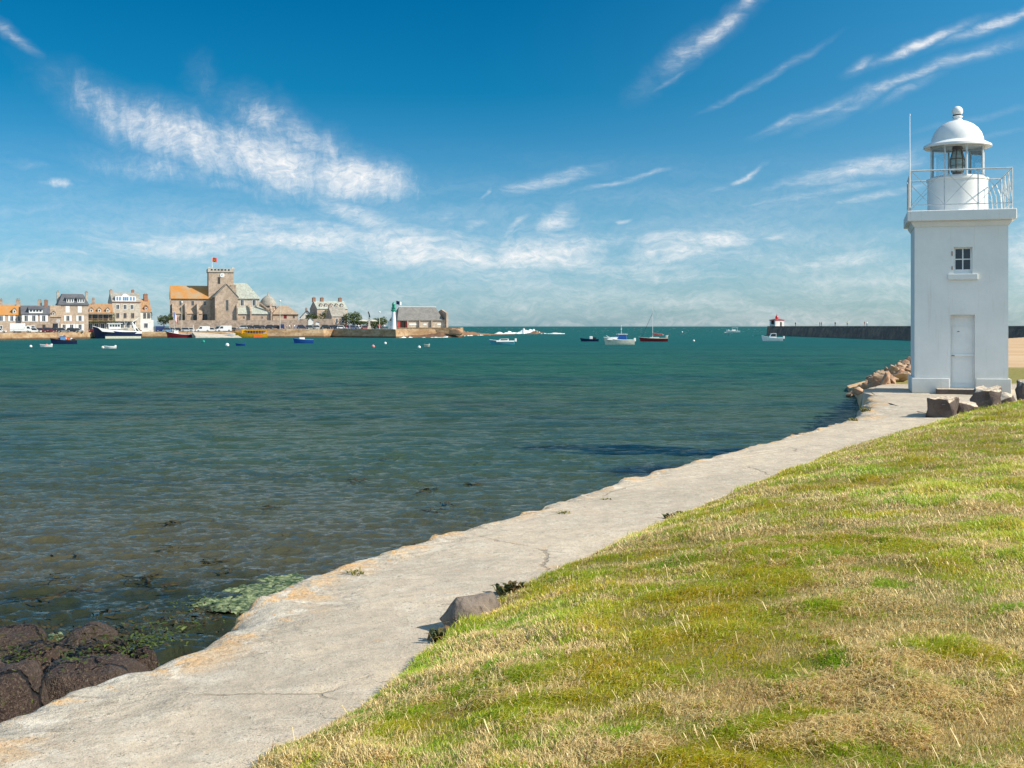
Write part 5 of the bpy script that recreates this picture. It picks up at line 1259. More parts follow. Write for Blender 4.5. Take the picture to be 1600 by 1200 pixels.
    # cafe parasols behind the pillar
    for px, lab in ((567, 'beige open parasol left of the stone pillar'), (582, 'beige parasol touching the right of the stone pillar')):
        d = 462; r = thing('parasol', lab, 'parasol', (PX(px, d), d, Z2), 0, 'beige parasols on the quay'); h = (510 - 499) * d / F - Z2
        MB().tube((0, 0, 0), (0, 0, h), .06, n=6).build('pole', M['wood'], r)
        MB().lathe([(1.9, h - .75), (1.92, h - .6), (.95, h - .22), (.03, h + .02)], 8).build('canopy', M['cream'], r)
quay_furniture()

# ------------------------------------------------------------------ breakwater on the right with its small light
def breakwater():
    mb = MB(); x0 = 115.0
    for i in range(28):
        y0 = 236 + i * 11; y1 = y0 + 11
        mb.add([(x0 - 1.0, y0, -4.6), (x0 - 1.0, y1, -4.6), (x0, y1, -.55), (x0, y0, -.55)], [(0, 1, 2, 3)])
        mb.add([(x0, y0, -.55), (x0, y1, -.55), (x0 + .7, y1, -.55), (x0 + .7, y0, -.55)], [(0, 1, 2, 3)])
        mb.add([(x0 + .7, y0, -.55), (x0 + .7, y1, -.55), (x0 + .7, y1, .10), (x0 + .7, y0, .10)], [(0, 1, 2, 3)])
        mb.add([(x0 + .7, y0, .10), (x0 + .7, y1, .10), (x0 + 7, y1, .10), (x0 + 7, y0, .10)], [(0, 1, 2, 3)])
        mb.add([(x0 + 7, y0, -4.6), (x0 + 7, y1, -4.6), (x0 + 7, y1, .10), (x0 + 7, y0, .10)], [(0, 1, 2, 3)])
    mb.lathe([(4.6, -4.6), (4.1, .12), (0, .12)], 18, (x0 + 3.4, 544, 0))
    tag(mb.build('breakwater', M['quay_dark']), 'long dark stone breakwater reaching out behind the lighthouse', 'breakwater')
    r = thing('harbour_light', 'small white light hut with red roof on the breakwater end', 'lighthouse', (115.0 + 2.2, 538, .12), R(22))
    MB().box(-2.3, 2.3, -2.2, 2.2, 0, 2.6).build('wall', M['whitewash'], r)
    rf = hip_roof(r, -2.6, 2.6, -2.5, 2.5, 2.75, 3.4, -.5, .5, M['red'])
    MB().lathe([(.62, 3.1), (.62, 3.9), (.75, 3.95), (.5, 4.4), (.12, 4.8), (.10, 5.4)], 10).build('lantern', M['red'], r)
    MB().box(-2.95, -2.35, -1.2, .0, .9, 2.5).build('lamp_box', M['dark'], r)
    MB().box(.2, 1.0, -2.24, -2.19, 0, 1.8).build('door', M['dark'], r)
breakwater()

# ------------------------------------------------------------------ people
def person_mesh():
    bm = bmesh.new()
    J = {'pel': (0, 0, .95), 'che': (0, .02, 1.32), 'nek': (0, .0, 1.48), 'hed': (0, -.02, 1.60), 'top': (0, -.01, 1.74), 'lh': (.10, 0, .90), 'lk': (.12, -.05, .50), 'lf': (.12, .03, .06), 'lt': (.13, -.14, .03),
         'rh': (-.10, 0, .90), 'rk': (-.12, .02, .50), 'rf': (-.13, .12, .07), 'rt': (-.13, -.04, .03), 'ls': (.20, .01, 1.40), 'le': (.27, .03, 1.12), 'lw': (.26, -.10, .88), 'rs': (-.20, .01, 1.40), 're': (-.27, .05, 1.12), 'rw': (-.27, -.06, .88)}
    rad = {'pel': .15, 'che': .16, 'nek': .055, 'hed': .10, 'top': .07, 'lh': .10, 'rh': .10, 'lk': .065, 'rk': .065, 'lf': .045, 'rf': .045, 'lt': .035, 'rt': .035, 'ls': .07, 'rs': .07, 'le': .045, 're': .045, 'lw': .035, 'rw': .035}
    E = [('pel', 'che'), ('che', 'nek'), ('nek', 'hed'), ('hed', 'top'), ('pel', 'lh'), ('lh', 'lk'), ('lk', 'lf'), ('lf', 'lt'), ('pel', 'rh'), ('rh', 'rk'), ('rk', 'rf'), ('rf', 'rt'), ('che', 'ls'), ('ls', 'le'), ('le', 'lw'), ('che', 'rs'), ('rs', 're'), ('re', 'rw')]
    me = bpy.data.meshes.new('person'); names = list(J); me.from_pydata([J[n] for n in names], [(names.index(a), names.index(b)) for a, b in E], [])
    o = bpy.data.objects.new('person_form', me); C.objects.link(o)
    sm = o.modifiers.new('skin', 'SKIN')
    for i, n in enumerate(names): me.skin_vertices[0].data[i].radius = (rad[n], rad[n]); me.skin_vertices[0].data[i].use_root = (n == 'pel')
    o.modifiers.new('sub', 'SUBSURF').levels = 1
    dg = bpy.context.evaluated_depsgraph_get(); out = bpy.data.meshes.new_from_object(o.evaluated_get(dg)); bpy.data.objects.remove(o); out.shade_smooth(); out.name = 'person'
    return out
def person_mat(name, shirt, trousers):
    m, t = new_mat(name)
    sp = t.n('ShaderNodeSeparateXYZ'); t.put(sp.inputs[0], t.n('ShaderNodeTexCoord').outputs['Object'])
    z = sp.outputs[2]
    c = t.mix(t.m('GREATER_THAN', z, .12), (.03, .03, .03), trousers); c = t.mix(t.m('GREATER_THAN', z, .95), c, shirt)
    c = t.mix(t.m('GREATER_THAN', z, 1.46), c, (.45, .26, .18)); c = t.mix(t.m('GREATER_THAN', z, 1.66), c, (.06, .035, .02))
    return finish(t, m, c, .8)
def people():
    base = person_mesh()
    cols = dict(red=((.55, .03, .03), (.03, .04, .08)), white=((.75, .75, .73), (.10, .14, .25)), dark=((.03, .03, .04), (.04, .04, .05)), blue=((.06, .16, .45), (.30, .27, .2)), pink=((.66, .36, .33), (.45, .40, .34)), yellow=((.5, .4, .08), (.05, .05, .06)))
    pmats = {k: person_mat('clothes_' + k, *v) for k, v in cols.items()}
    L = [(1243, 500, .10, 'dark', 'person in dark clothes standing near the breakwater light'), (1281, 470, .10, 'dark', 'person in dark clothes midway along the breakwater, left of another dark figure'), (1283.5, 470, .10, 'dark', 'second person in dark clothes of the close pair midway on the breakwater'),
         (1305, 455, .10, 'dark', 'lone person in dark clothes on the breakwater right of the pair'), (1324, 440, .10, 'yellow', 'person in yellow top walking on the breakwater'), (1351, 428, .10, 'pink', 'person in pale pink top on the breakwater beside one in white'), (1354.5, 427, .10, 'white', 'person in white shirt on the breakwater nearest the lighthouse'),
         (448, 450, Z2, 'pink', 'person in pink top right of the tall quay lamp post'), (452, 452, Z2, 'white', 'person in white shirt among the group below the church end'), (456, 451, Z2, 'pink', 'pink topped person in the middle of the group below the church end'), (460, 451, Z2, 'white', 'rightmost white shirted person of the group below the church end'),
         (462.5, 447, Z2, 'blue', 'person in blue at the quay edge below the church end'), (546, 452, Z2, 'pink', 'person in pink beside the blue car near the round tree'), (541, 455, Z2, 'red', 'person in red below the small stone house'), (560.5, 452, Z2, 'white', 'person in white left of the stone pillar'), (564, 453, Z2, 'dark', 'person in dark clothes just left of the stone pillar'),
         (591, 446, Z2, 'red', 'person in red at the foot of the short quay lamp'), (594.5, 446, Z2, 'red', 'second person in red close right of the short quay lamp'), (601, 447, Z2, 'white', 'person in white left of the green topped harbour light'), (247, 440, Z1, 'white', 'person in white behind the dark blue van')]
    for px, d, z, c, lab in L:
        me = base.copy(); me.materials.clear(); me.materials.append(pmats[c])
        o = bpy.data.objects.new('person', me); C.objects.link(o); o.location = (PX(px, d), d, z); o.rotation_euler = (0, 0, random.uniform(0, 6.28)); tag(o, lab, 'person', 'people on the quays')
people()

# ------------------------------------------------------------------ vehicles
def car_proto(kind, L):
    root = thing('parked_car', 'car', 'car', (0, 0, 0))
    if kind == 'car':
        body = [(-.50, .22), (.49, .22), (.50, .50), (.47, .60), (.26, .66), (.10, .66), (-.45, .68), (-.495, .60)]
        cab = [(-.44, .66), (-.36, 1.42), (-.30, 1.48), (.02, 1.49), (.08, 1.45), (.27, .66)]; gl = [(-.425, .74), (-.35, 1.40), (.06, 1.41), (.22, .74)]; wd = 1.72; H = .64
    elif kind == 'van':
        body = [(-.50, .25), (.49, .25), (.50, .60), (.47, .80), (.36, .95), (.36, .951), (-.49, .951)]
        cab = [(-.49, .95), (-.485, 1.9), (-.46, 1.98), (.16, 1.98), (.22, 1.92), (.36, .95)]; gl = [(.06, 1.05), (.06, 1.72), (.20, 1.72), (.31, 1.05)]; wd = 1.9; H = .95
    else:  # box truck
        body = [(-.50, .40), (.49, .40), (.50, .95), (.475, 1.15), (.30, 1.2), (-.50, 1.0)]
        cab = [(.19, 1.15), (.19, 2.0), (.30, 2.05), (.40, 1.95), (.475, 1.15)]; gl = [(.28, 1.2), (.28, 1.85), (.385, 1.85), (.45, 1.2)]; wd = 2.1; H = 1
    sc_ = lambda pl: [(a * L, b) for a, b in pl]
    o = MB().prism(sc_(body), -wd / 2, wd / 2).build('body', M['white'], root, bevel=.06)
    c = MB().prism(sc_(cab), -wd / 2 + .10, wd / 2 - .10).build('cabin', M['white'], root, bevel=.05)
    MB().prism(sc_(gl), -wd / 2 + .085, -wd / 2 + .098).build('side_window', M['pane'], root); MB().prism(sc_(gl), wd / 2 - .098, wd / 2 - .085).build('side_window', M['pane'], root)
    if kind == 'truck':
        MB().box(-.5 * L, .17 * L, -wd / 2 - .05, wd / 2 + .05, 1.02, 2.85).build('cargo_box', M['white'], root, bevel=.05)
    if kind == 'car': MB().slab([(.262 * L, -.70, .72), (.262 * L, .70, .72), (.085 * L, .66, 1.42), (.085 * L, -.66, 1.42)], -.03).build('windscreen', M['pane'], root)
    for s in (-1, 1):
        for a in (-.32, .32):
            wv = MB().tube((a * L, s * (wd / 2 - .16), .32), (a * L, s * (wd / 2 + .02), .32), .32, n=14).build('wheel', M['black'], root)
            MB().tube((a * L, s * (wd / 2 + .021), .32), (a * L, s * (wd / 2 + .035), .32), .19, n=10).build('rim', M['steel'], wv)
    MB().box(.495 * L, .505 * L, -wd / 2 + .12, -wd / 2 + .45, .52, .64).build('headlight', M['frame'], root); MB().box(.495 * L, .505 * L, wd / 2 - .45, wd / 2 - .12, .52, .64).build('headlight', M['frame'], root)
    return root
CARPAINT = {}
def paint(n, c):
    if n not in CARPAINT: CARPAINT[n] = pm('car_paint_' + n, c, tuple(x * .95 for x in c), 1, .28, spec=.6)
    return CARPAINT[n]
COL = dict(white=(.78, .78, .77), silver=(.50, .52, .53), black=(.025, .025, .03), maroon=(.15, .02, .03), navy=(.02, .035, .12), lightblue=(.18, .33, .52), grey=(.20, .22, .24), green=(.12, .17, .15), red=(.45, .03, .03), blue=(.05, .12, .35))
def vehicles():
    protos = {'car': car_proto('car', 4.1), 'van': car_proto('van', 5.0), 'truck': car_proto('truck', 6.2)}
    first = {k: True for k in protos}
    L = [('truck', 33, 372, Z1, 'white', 0, 'white box truck parked before the slate roofed house', 1), ('car', -1, 368, Z1, 'white', 0, 'white car cut by the left photo edge, below the orange roof', 1), ('car', 54, 373, Z1, 'white', 3, 'white car parked just right of the box truck', 1), ('car', 64, 376, Z1, 'maroon', 0, 'maroon car second to the right of the box truck', 1),
         ('car', 77, 379, Z1, 'maroon', 0, 'dark red car parked below the set back brown roof', 1.05), ('car', 86, 383, Z1, 'black', 0, 'black car left of the white round sign', 1), ('car', 113, 391, Z1, 'black', 0, 'black car before the tall mansard house', 1), ('car', 128, 404, Z1, 'maroon', 0, 'maroon car before the right part of the tall mansard house', 1.15), ('car', 141, 415, Z1, 'maroon', 0, 'maroon car below the balcony house', 1.0), ('car', 154, 424, Z1, 'grey', 0, 'grey car behind the bow of the blue and white trawler', 1),
         ('van', 253, 434, Z1, 'navy', 12, 'dark navy van with tall sides left of the church', 1.0), ('car', 263, 432, Z1, 'lightblue', 0, 'light blue car at the front of the navy van', 1), ('car', 279, 446, Z1, 'black', 0, 'black car beside the lamp post before the nave', .95), ('car', 292, 437, Z1, 'silver', 0, 'silver car on the quay edge before the nave', 1.05), ('car', 300, 450, Z1, 'white', 0, 'white car behind the silver one, before the nave', 1), ('van', 317, 441, Z1, 'white', 180, 'long white van with sloping front before the church aisle', 1.0), ('car', 332, 447, Z1, 'white', 0, 'white car between the two white vans', 1),
         ('van', 343, 456, Z1, 'grey', 180, 'grey van half hidden behind a tall white one', 1.05), ('van', 350, 443, Z1, 'white', 180, 'tall white van before the church transept', 1.1), ('car', 366, 449, Z1, 'black', 0, 'black car right of the tall white van', 1), ('car', 378, 447, Z2, 'silver', 180, 'silver hatchback above the yellow and orange boat', 1), ('car', 392, 456, Z2, 'grey', 0, 'grey car behind the stern half of the yellow boat', 1), ('car', 403, 453, Z2, 'black', 0, 'black car above the middle of the yellow boat', 1.05), ('car', 419, 455, Z2, 'black', 180, 'black car left of the dark blue van', 1.1), ('van', 440, 458, Z2, 'navy', 90, 'dark blue van beside the tall lamp below the chapel dome', .9),
         ('car', 472, 457, Z2, 'navy', 0, 'dark blue car before the stone wall right of the walkers', 1.05), ('car', 485, 458, Z2, 'green', 0, 'dull green car below the white gabled hut', 1), ('car', 510, 458, Z2, 'black', 0, 'black car below the dark gable of the small house', 1.1), ('car', 525, 459, Z2, 'navy', 0, 'navy car before the small stone house', 1), ('car', 534, 456, Z2, 'white', 0, 'white car below the small house white door', .95), ('car', 552, 458, Z2, 'blue', 0, 'bright blue car in front of the round tree', 1), ('car', 572, 458, Z2, 'red', 0, 'red car at the foot of the stone pillar', .9),
         ('car', 98, 386, Z1, 'grey', 0, 'grey car right of the white round topped sign', 1), ('car', 122, 394, Z1, 'silver', 0, 'silver car between black and maroon ones before the mansard house', .95), ('car', 161, 428, Z1, 'white', 0, 'white car behind the trawler wheelhouse', 1), ('car', 384, 453, Z2, 'black', 0, 'black car behind the silver hatchback', 1.05), ('car', 411, 459, Z2, 'grey', 0, 'grey car in the second row above the yellow boat', 1), ('car', 429, 459, Z2, 'maroon', 180, 'maroon car just left of the dark blue van', 1),
         ('car', 496, 460, Z2, 'silver', 0, 'silver car before the low white kiosk', 1), ('car', 518, 462, Z2, 'grey', 0, 'grey car between the black and navy ones at the small house', 1), ('car', 543, 461, Z2, 'black', 0, 'black car left of the bright blue one by the round tree', 1), ('car', 270, 438, Z1, 'silver', 0, 'silver car right of the light blue one at the church corner', 1), ('car', 561, 461, Z2, 'white', 0, 'white car right of the bright blue one by the round tree', .9)]
    for kind, px, d, z, c, rz, lab, s in L:
        o = protos[kind] if first[kind] else copy_tree(protos[kind]); first[kind] = False
        o.location = (PX(px, d), d, z); o.rotation_euler = (0, 0, R(16 + rz)); o.scale = (s, s, s); o['label'] = lab; o['category'] = 'truck' if kind == 'truck' else kind; o['group'] = 'vehicles parked along the quay'
        o.name = {'car': 'parked_car', 'van': 'parked_van', 'truck': 'box_truck'}[kind]
        for ch in o.children:
            if ch.name.split('.')[0] in ('body', 'cabin'):
                ch.material_slots[0].link = 'OBJECT'; ch.material_slots[0].material = paint(c, COL[c])
vehicles()

# ------------------------------------------------------------------ boats
def hull(root, L, B, H, mat, draft=.3, sheer=.35, name='hull', deckmat=None, bow=1.0):
    n = 14; mb = MB(); vs = []
    for i in range(n + 1):
        t_ = i / n; x = -L / 2 + L * t_
        w_ = B / 2 * (1 - max(0, (t_ - .45) / .55) ** 2.2 * bow) * (.86 + .14 * min(1, t_ * 4)); w_ = max(w_, .02)
        zt = H + sheer * max(0, (t_ - .35) / .65) ** 2; rake = .06 * L * max(0, (t_ - .6) / .4) ** 2
        for (f, z) in ((0, -draft * (1 - .5 * t_ ** 3)), (.72, -draft * .5), (.90, .12 * H), (1.0, zt)):
            for s in ((1,) if f == 0 else (1,)): vs.append((x + rake * max(z, 0) / max(zt, .1), f * w_, z))
    full = []; m_ = 7
    for i in range(n + 1):
        r = vs[i * 4:(i + 1) * 4]
        full += [(a, -b, c) for a, b, c in r[:0:-1]] + [r[0]] + r[1:]
    fs = [(i * m_ + j, i * m_ + j + 1, (i + 1) * m_ + j + 1, (i + 1) * m_ + j) for i in range(n) for j in range(m_ - 1)] + [tuple(range(m_ - 1, -1, -1)), tuple(range(n * m_, n * m_ + m_))]
    h = mb.add(full, fs).build(name, mat, root, smooth=True)
    # gunwale and deck
    g = MB(); dk = MB()
    for i in range(n):
        a, b = full[i * m_ + 6], full[(i + 1) * m_ + 6]; c, d = full[i * m_], full[(i + 1) * m_]
        g.tube(a, b, .05 + .01 * B, n=6); g.tube(c, d, .05 + .01 * B, n=6)
        q = -.22 * H
        dk.add([(c[0], c[1] * .95, c[2] + q), (d[0], d[1] * .95, d[2] + q), (b[0], b[1] * .95, b[2] + q), (a[0], a[1] * .95, a[2] + q)], [(0, 1, 2, 3)])
    g.build('gunwale', deckmat or M['frame'], root); dk.build('deck', deckmat or M['frame'], root)
    return h
def boat(label, px0, px1, py, heading=0, name='boat', cat='boat', bow_left=True, group='boats moored in the harbour'):
    d = SD(py); L = (px1 - px0) * d / F
    base = -math.degrees(math.atan2(PX((px0 + px1) / 2, d), d))
    rz = R(base + heading + (180 if bow_left else 0))
    return thing(name, label, cat, (PX((px0 + px1) / 2, d), d, SEA), rz, group), L / abs(math.cos(R(heading)))
def outboard(root, L, H, mat=None):
    o = MB().box(-L / 2 - .45, -L / 2 - .03, -.2, .2, H * .8, H + .55).build('outboard_motor', mat or M['frame'], root, bevel=.06)
    MB().tube((-L / 2 - .2, 0, H * .8), (-L / 2 - .15, 0, -.3), .08, n=6).build('motor_leg', M['black'], o)
def boats():
    # trawler
    r, L = boat('big blue and white fishing trawler moored before the tall pale house', 151, 219, 528.8, 6, 'trawler', 'trawler')
    hull(r, L, 4.8, 2.2, M['navy'], .6, 1.9)
    MB().prism([(-L * .48, -.3), (L * .30, -.3), (L * .30, .75), (-L * .48, .75)], -2.48, 2.48).build('boot_stripe', M['cream'], r)
    MB().prism([(-L * .50, 1.6), (-L * .30, 1.6), (L * .36, 2.3), (L * .46, 3.6), (L * .20, 2.9), (-L * .30, 2.5), (-L * .5, 2.4)], -2.2, 2.2).build('bulwark', M['frame'], r)
    wh = MB().box(-.6, 3.2, -1.5, 1.5, 2.6, 4.9).box(-1.2, 3.6, -1.7, 1.7, 4.9, 5.1).build('wheelhouse', M['frame'], r)
    wp = MB()
    for i in range(4): wp.box(-.3 + i * .85, .35 + i * .85, -1.53, -1.49, 3.9, 4.6).box(-.3 + i * .85, .35 + i * .85, 1.49, 1.53, 3.9, 4.6)
    wp.build('window', M['pane'], wh)
    MB().box(-2.8, 4.6, -1.9, 1.9, 2.5, 3.2).build('deckhouse', M['schist'], r)
    gt = MB()
    for s in (-1, 1): gt.tube((-L * .38, s * 1.8, 2.2), (-L * .30, s * .9, 5.3), .14, n=6); gt.tube((-L * .46, s * 1.8, 2.2), (-L * .30, s * .9, 5.3), .12, n=6)
    gt.tube((-L * .30, -.9, 5.3), (-L * .30, .9, 5.3), .14, n=6); gt.tube((-L * .3, 0, 5.3), (-L * .46, 0, 7.0), .12, n=6)
    gt.build('gantry', M['frame'], r)
    MB().tube((-L * .22, 0, 2.5), (-L * .10, 0, 6.2), .12, n=6).tube((-L * .12, -.2, 2.6), (-L * .20, 0, 5.6), .09, n=6).build('derrick', M['steel'], r)
    MB().box(-L * .50, -L * .44, -1.7, -.5, .6, 2.3).box(-L * .50, -L * .44, .4, 1.7, 1.2, 2.8).build('trawl_door', M['rust'], r)
    MB().tube((-L * .42, -1.2, 2.8), (-L * .42, 1.2, 2.8), .6, n=12).build('net_drum', M['dark'], r)
    # near left buoy laden boat
    r, L = boat('small dark work boat piled with red and yellow buoys at the left', 82, 119, 537.5, 4, 'work_boat', 'boat')
    hull(r, L, 1.9, .8, M['navy'], .3, .5, deckmat=M['black'])
    MB().box(-.2, .9, -.6, .6, .55, 1.7).box(-.35, 1.05, -.7, .7, 1.7, 1.8).build('cabin', M['skyblue'], r, bevel=.04)
    for x, y, z, rr, mt in ((1.0, -.5, 1.05, .42, 'orange'), (.35, -.75, 1.0, .40, 'yellow'), (.5, -.7, 1.5, .32, 'yellow'), (-.35, -.6, 1.15, .34, 'pink'), (-.9, .1, 1.0, .3, 'orange'), (-.1, -.7, 1.75, .3, 'red')):
        bm = MB().lathe([(rr * math.sin(a), -rr * math.cos(a)) for a in np.linspace(.05, 3.09, 9)], 12, (x, y, z)).build('fender', M[mt], r, smooth=True)
    MB().box(-2.3, -1.5, -.55, .55, .7, 1.15).build('engine_box', M['black'], r); MB().box(-1.7, -1.3, -.5, .4, .75, 1.4).build('fish_crate', M['frame'], r)
    mb = MB().tube((1.3, 0, .6), (1.3, 0, 3.0), .04, n=6).tube((-2.0, .4, .7), (-2.0, .4, 2.3), .035, n=6).tube((-1.1, -.4, .7), (-1.1, -.4, 2.1), .03, n=6); mb.build('mast', M['steel'], r)
    # yellow boat
    r, L = boat('yellow and orange wooden boat with long glazed canopy at the slipway', 369, 417, 527.3, 3, 'passenger_boat', 'boat')
    hull(r, L, 3.2, 1.3, M['yellow'], .4, .8, deckmat=M['yellow'])
    MB().box(-.5, 1.9, -1.64, -1.60, -.2, 1.35).build('dark_panel', M['black'], r); MB().box(-3.7, -.55, -1.63, 1.63, -.1, .95).build('orange_panel', M['orange'], r)
    cb = MB()
    for i in range(8): cb.box(-L * .48 + i * .98, -L * .48 + i * .98 + .12, -1.5, -1.38, 1.2, 2.5).box(-L * .48 + i * .98, -L * .48 + i * .98 + .12, 1.38, 1.5, 1.2, 2.5)
    cb.box(-L * .49, 2.2, -1.55, 1.55, 2.5, 2.75); cn = cb.build('canopy', M['yellow'], r)
    MB().box(-L * .47, 1.9, -1.40, -1.36, 1.3, 2.45).build('canopy_window', M['lavender'], cn)
    MB().box(1.9, 3.6, -1.1, 1.1, 1.2, 2.9).build('wheelhouse', M['yellow'], r, bevel=.05); MB().box(2.1, 3.3, -1.13, -1.09, 1.9, 2.6).box(3.58, 3.63, -.8, .8, 1.9, 2.6).build('window', M['pane'], r)
    # red boat at the quay
    r, L = boat('dark red fishing boat lying along the quay below the nave', 264, 304, 527.7, 3, 'fishing_boat', 'boat')
    hull(r, L, 2.8, 1.2, M['darkred'], .4, 1.0)
    MB().box(1.2, 2.7, -.8, .8, 1.0, 2.5).build('wheelhouse', M['frame'], r, bevel=.05); MB().box(1.4, 2.5, -.83, -.79, 1.7, 2.3).build('window', M['pane'], r)
    MB().tube((-3.9, 0, 1), (-3.9, 0, 4.6), .09, n=6).tube((3.0, 0, 1.2), (3.2, 0, 3.2), .05, n=6).build('mast', M['frame'], r)
    MB().box(-3.7, -2.1, -.9, .9, .9, 1.5).box(-.9, .4, -.8, .8, .9, 1.4).build('gear_box', M['pink'], r, bevel=.1)
    # blue boat
    r, L = boat('bright blue open fishing boat with white wheelhouse before the stone quay', 460, 489, 536.2, 8, 'fishing_boat', 'boat')
    hull(r, L, 1.8, .85, M['blue'], .3, .35, deckmat=M['skyblue'])
    MB().box(-.2, 1.1, -.55, .55, .6, 1.35).build('wheelhouse', M['frame'], r, bevel=.06); MB().box(0, .9, -.57, -.54, .95, 1.2).build('window', M['pane'], r)
    MB().box(-1.9, -1.2, -.62, -.6, -.1, .2).build('bottom_paint', M['orange'], r)
    # turquoise boat
    r, L = boat('turquoise and white motor boat near the rocks with tilted outboard', 767, 804, 538.5, 10, 'motor_boat', 'boat')
    hull(r, L, 2.0, .80, M['cyan'], .25, .3, deckmat=M['frame'])
    MB().box(-L * .45, L * .30, -1.04, 1.04, .62, .84).build('rubbing_strake', M['frame'], r)
    MB().prism([(-1.2, .7), (1.1, .7), (.6, 1.25), (-1.2, 1.3)], -.65, .65).build('cuddy', M['frame'], r); MB().prism([(-1.0, .95), (.7, .95), (.5, 1.2), (-1.0, 1.22)], -.67, -.655).prism([(-1.0, .95), (.7, .95), (.5, 1.2), (-1.0, 1.22)], .655, .67).build('window', M['pane'], r)
    outboard(r, L, .8)
    # dark inflatable
    r, L = boat('low dark inflatable boat with white seat left of the cabin cruiser', 908, 935, 533.4, 6, 'inflatable_boat', 'boat')
    hull(r, L, 1.9, .60, M['navy'], .2, .25, deckmat=M['navy'])
    MB().box(-.7, .1, -.4, .4, .5, 1.35).build('console', M['frame'], r, bevel=.08); MB().box(-1.7, -.9, -.3, .3, .5, 1.1).build('outboard_motor', M['black'], r, bevel=.06)
    # white cabin cruiser
    r, L = boat('cream cabin cruiser with bright blue windows and radar arch', 946, 990, 538.6, 14, 'cabin_cruiser', 'boat')
    hull(r, L, 2.4, 1.0, M['cream'], .3, .65, deckmat=M['frame'])
    MB().prism([(-.3, .85), (3.0, 1.1), (2.2, 1.6), (.8, 1.7), (-.3, 1.5)], -.9, .9).build('fore_cabin', M['frame'], r)
    cb = MB().prism([(-1.5, .85), (.9, .85), (.3, 2.25), (-1.3, 2.25)], -.95, .95).build('wheelhouse', M['skyblue'], r); MB().box(-1.6, .6, -1.02, 1.02, 2.25, 2.36).build('cabin_roof', M['frame'], cb)
    MB().prism([(-1.35, 1.2), (.55, 1.2), (.25, 2.15), (-1.2, 2.15)], -.98, -.955).prism([(-1.35, 1.2), (.55, 1.2), (.25, 2.15), (-1.2, 2.15)], .955, .98).build('window', M['blue'], cb)
    MB().tube((-.4, 0, 2.3), (-.4, 0, 4.3), .03, n=6).tube((-.6, -.3, 3.4), (-.2, .3, 3.4), .05, n=6).build('mast', M['frame'], r)
    rl = MB()
    for s in (-1, 1):
        rl.tube((L * .22, s * .95, 1.2), (L * .47, s * .1, 2.0), .025, n=5)
        for a in (.25, .33, .41): rl.tube((L * a, s * .75 * (1 - (a - .25) * 3.5), 1.1), (L * a, s * .75 * (1 - (a - .25) * 3.5), 1.35 + (a - .22) * 2.6), .02, n=5)
    rl.build('bow_rail', M['frame'], r); outboard(r, L, .9, M['frame'])
    # sailing boat
    r, L = boat('dark red sailing boat with bare mast and red sail cover', 1001, 1043, 533.6, 6, 'sailing_boat', 'sailing boat')
    hull(r, L, 2.1, .85, M['darkred'], .3, .3, deckmat=M['cream'])
    d = SD(533.6); k = d / F
    MB().box(-1.3, 1.2, -.55, .55, .75, 1.15).build('coach_roof', M['cream'], r, bevel=.08)
    mh = 56 * k; mx = .35 * L * .15
    ms = MB().tube((mx, 0, .7), (mx, 0, mh), .06, .045, n=8).build('mast', M['frame'], r)
    MB().tube((mx - .05, 0, 1.9), (mx - 3.0, 0, 1.75), .05, n=6).build('boom', M['frame'], ms); MB().tube((mx - .1, 0, 2.05), (mx - 2.6, 0, 1.92), .22, .16, n=8).build('sail_cover', M['red'], ms)
    rg = MB().tube((mx, 0, mh * .80), (L * .46, 0, 1.1), .035, n=5).tube((mx, 0, mh * .98), (-L * .5, 0, .9), .010, n=4)
    for s in (-1, 1): rg.tube((mx, 0, mh * .9), (mx - .1, s * .95, .9), .010, n=4)
    rg.build('rigging', M['black'], ms)
    MB().box(-L * .5, -L * .42, -.7, .7, .9, 1.6).build('stern_locker', M['cream'], r, bevel=.1); MB().tube((-L * .44, 0, 1.2), (-L * .54, 0, 1.7), .08, n=6).build('tiller', M['cream'], r)
    # distant motor boat under way
    r, L = boat('distant white motor boat throwing spray near the horizon', 1136, 1156, 519.4, 8, 'motor_boat', 'boat')
    hull(r, L, 2.6, 1.0, M['frame'], .2, .7); MB().prism([(-1.5, .9), (1.8, .9), (.8, 2.0), (-1.3, 2.0)], -.9, .9).build('cabin', M['frame'], r); MB().box(-3.0, 1.2, -1.1, 1.1, 3.0, 3.15).build('hardtop', M['frame'], r)
    MB().tube((-2.5, -.9, 1), (-2.5, -.9, 3), .05, n=5).tube((-2.5, .9, 1), (-2.5, .9, 3), .05, n=5).tube((.9, .9, 1.8), (.9, .9, 3), .05, n=5).tube((.9, -.9, 1.8), (.9, -.9, 3), .05, n=5).build('hardtop_post', M['frame'], r)
    # white boat before the breakwater
    r, L = boat('white pilothouse motor boat moored in front of the breakwater', 1192, 1223, 532.8, 6, 'motor_boat', 'boat')
    hull(r, L, 2.1, .85, M['frame'], .25, .6); MB().prism([(-.9, .8), (1.1, .8), (.5, 2.1), (-.9, 2.15)], -.75, .75).build('pilothouse', M['frame'], r)
    MB().prism([(-.75, 1.25), (.7, 1.25), (.4, 1.95), (-.75, 1.98)], -.77, -.755).prism([(-.75, 1.25), (.7, 1.25), (.4, 1.95), (-.75, 1.98)], .755, .77).build('window', M['pane'], r); outboard(r, L, .8)
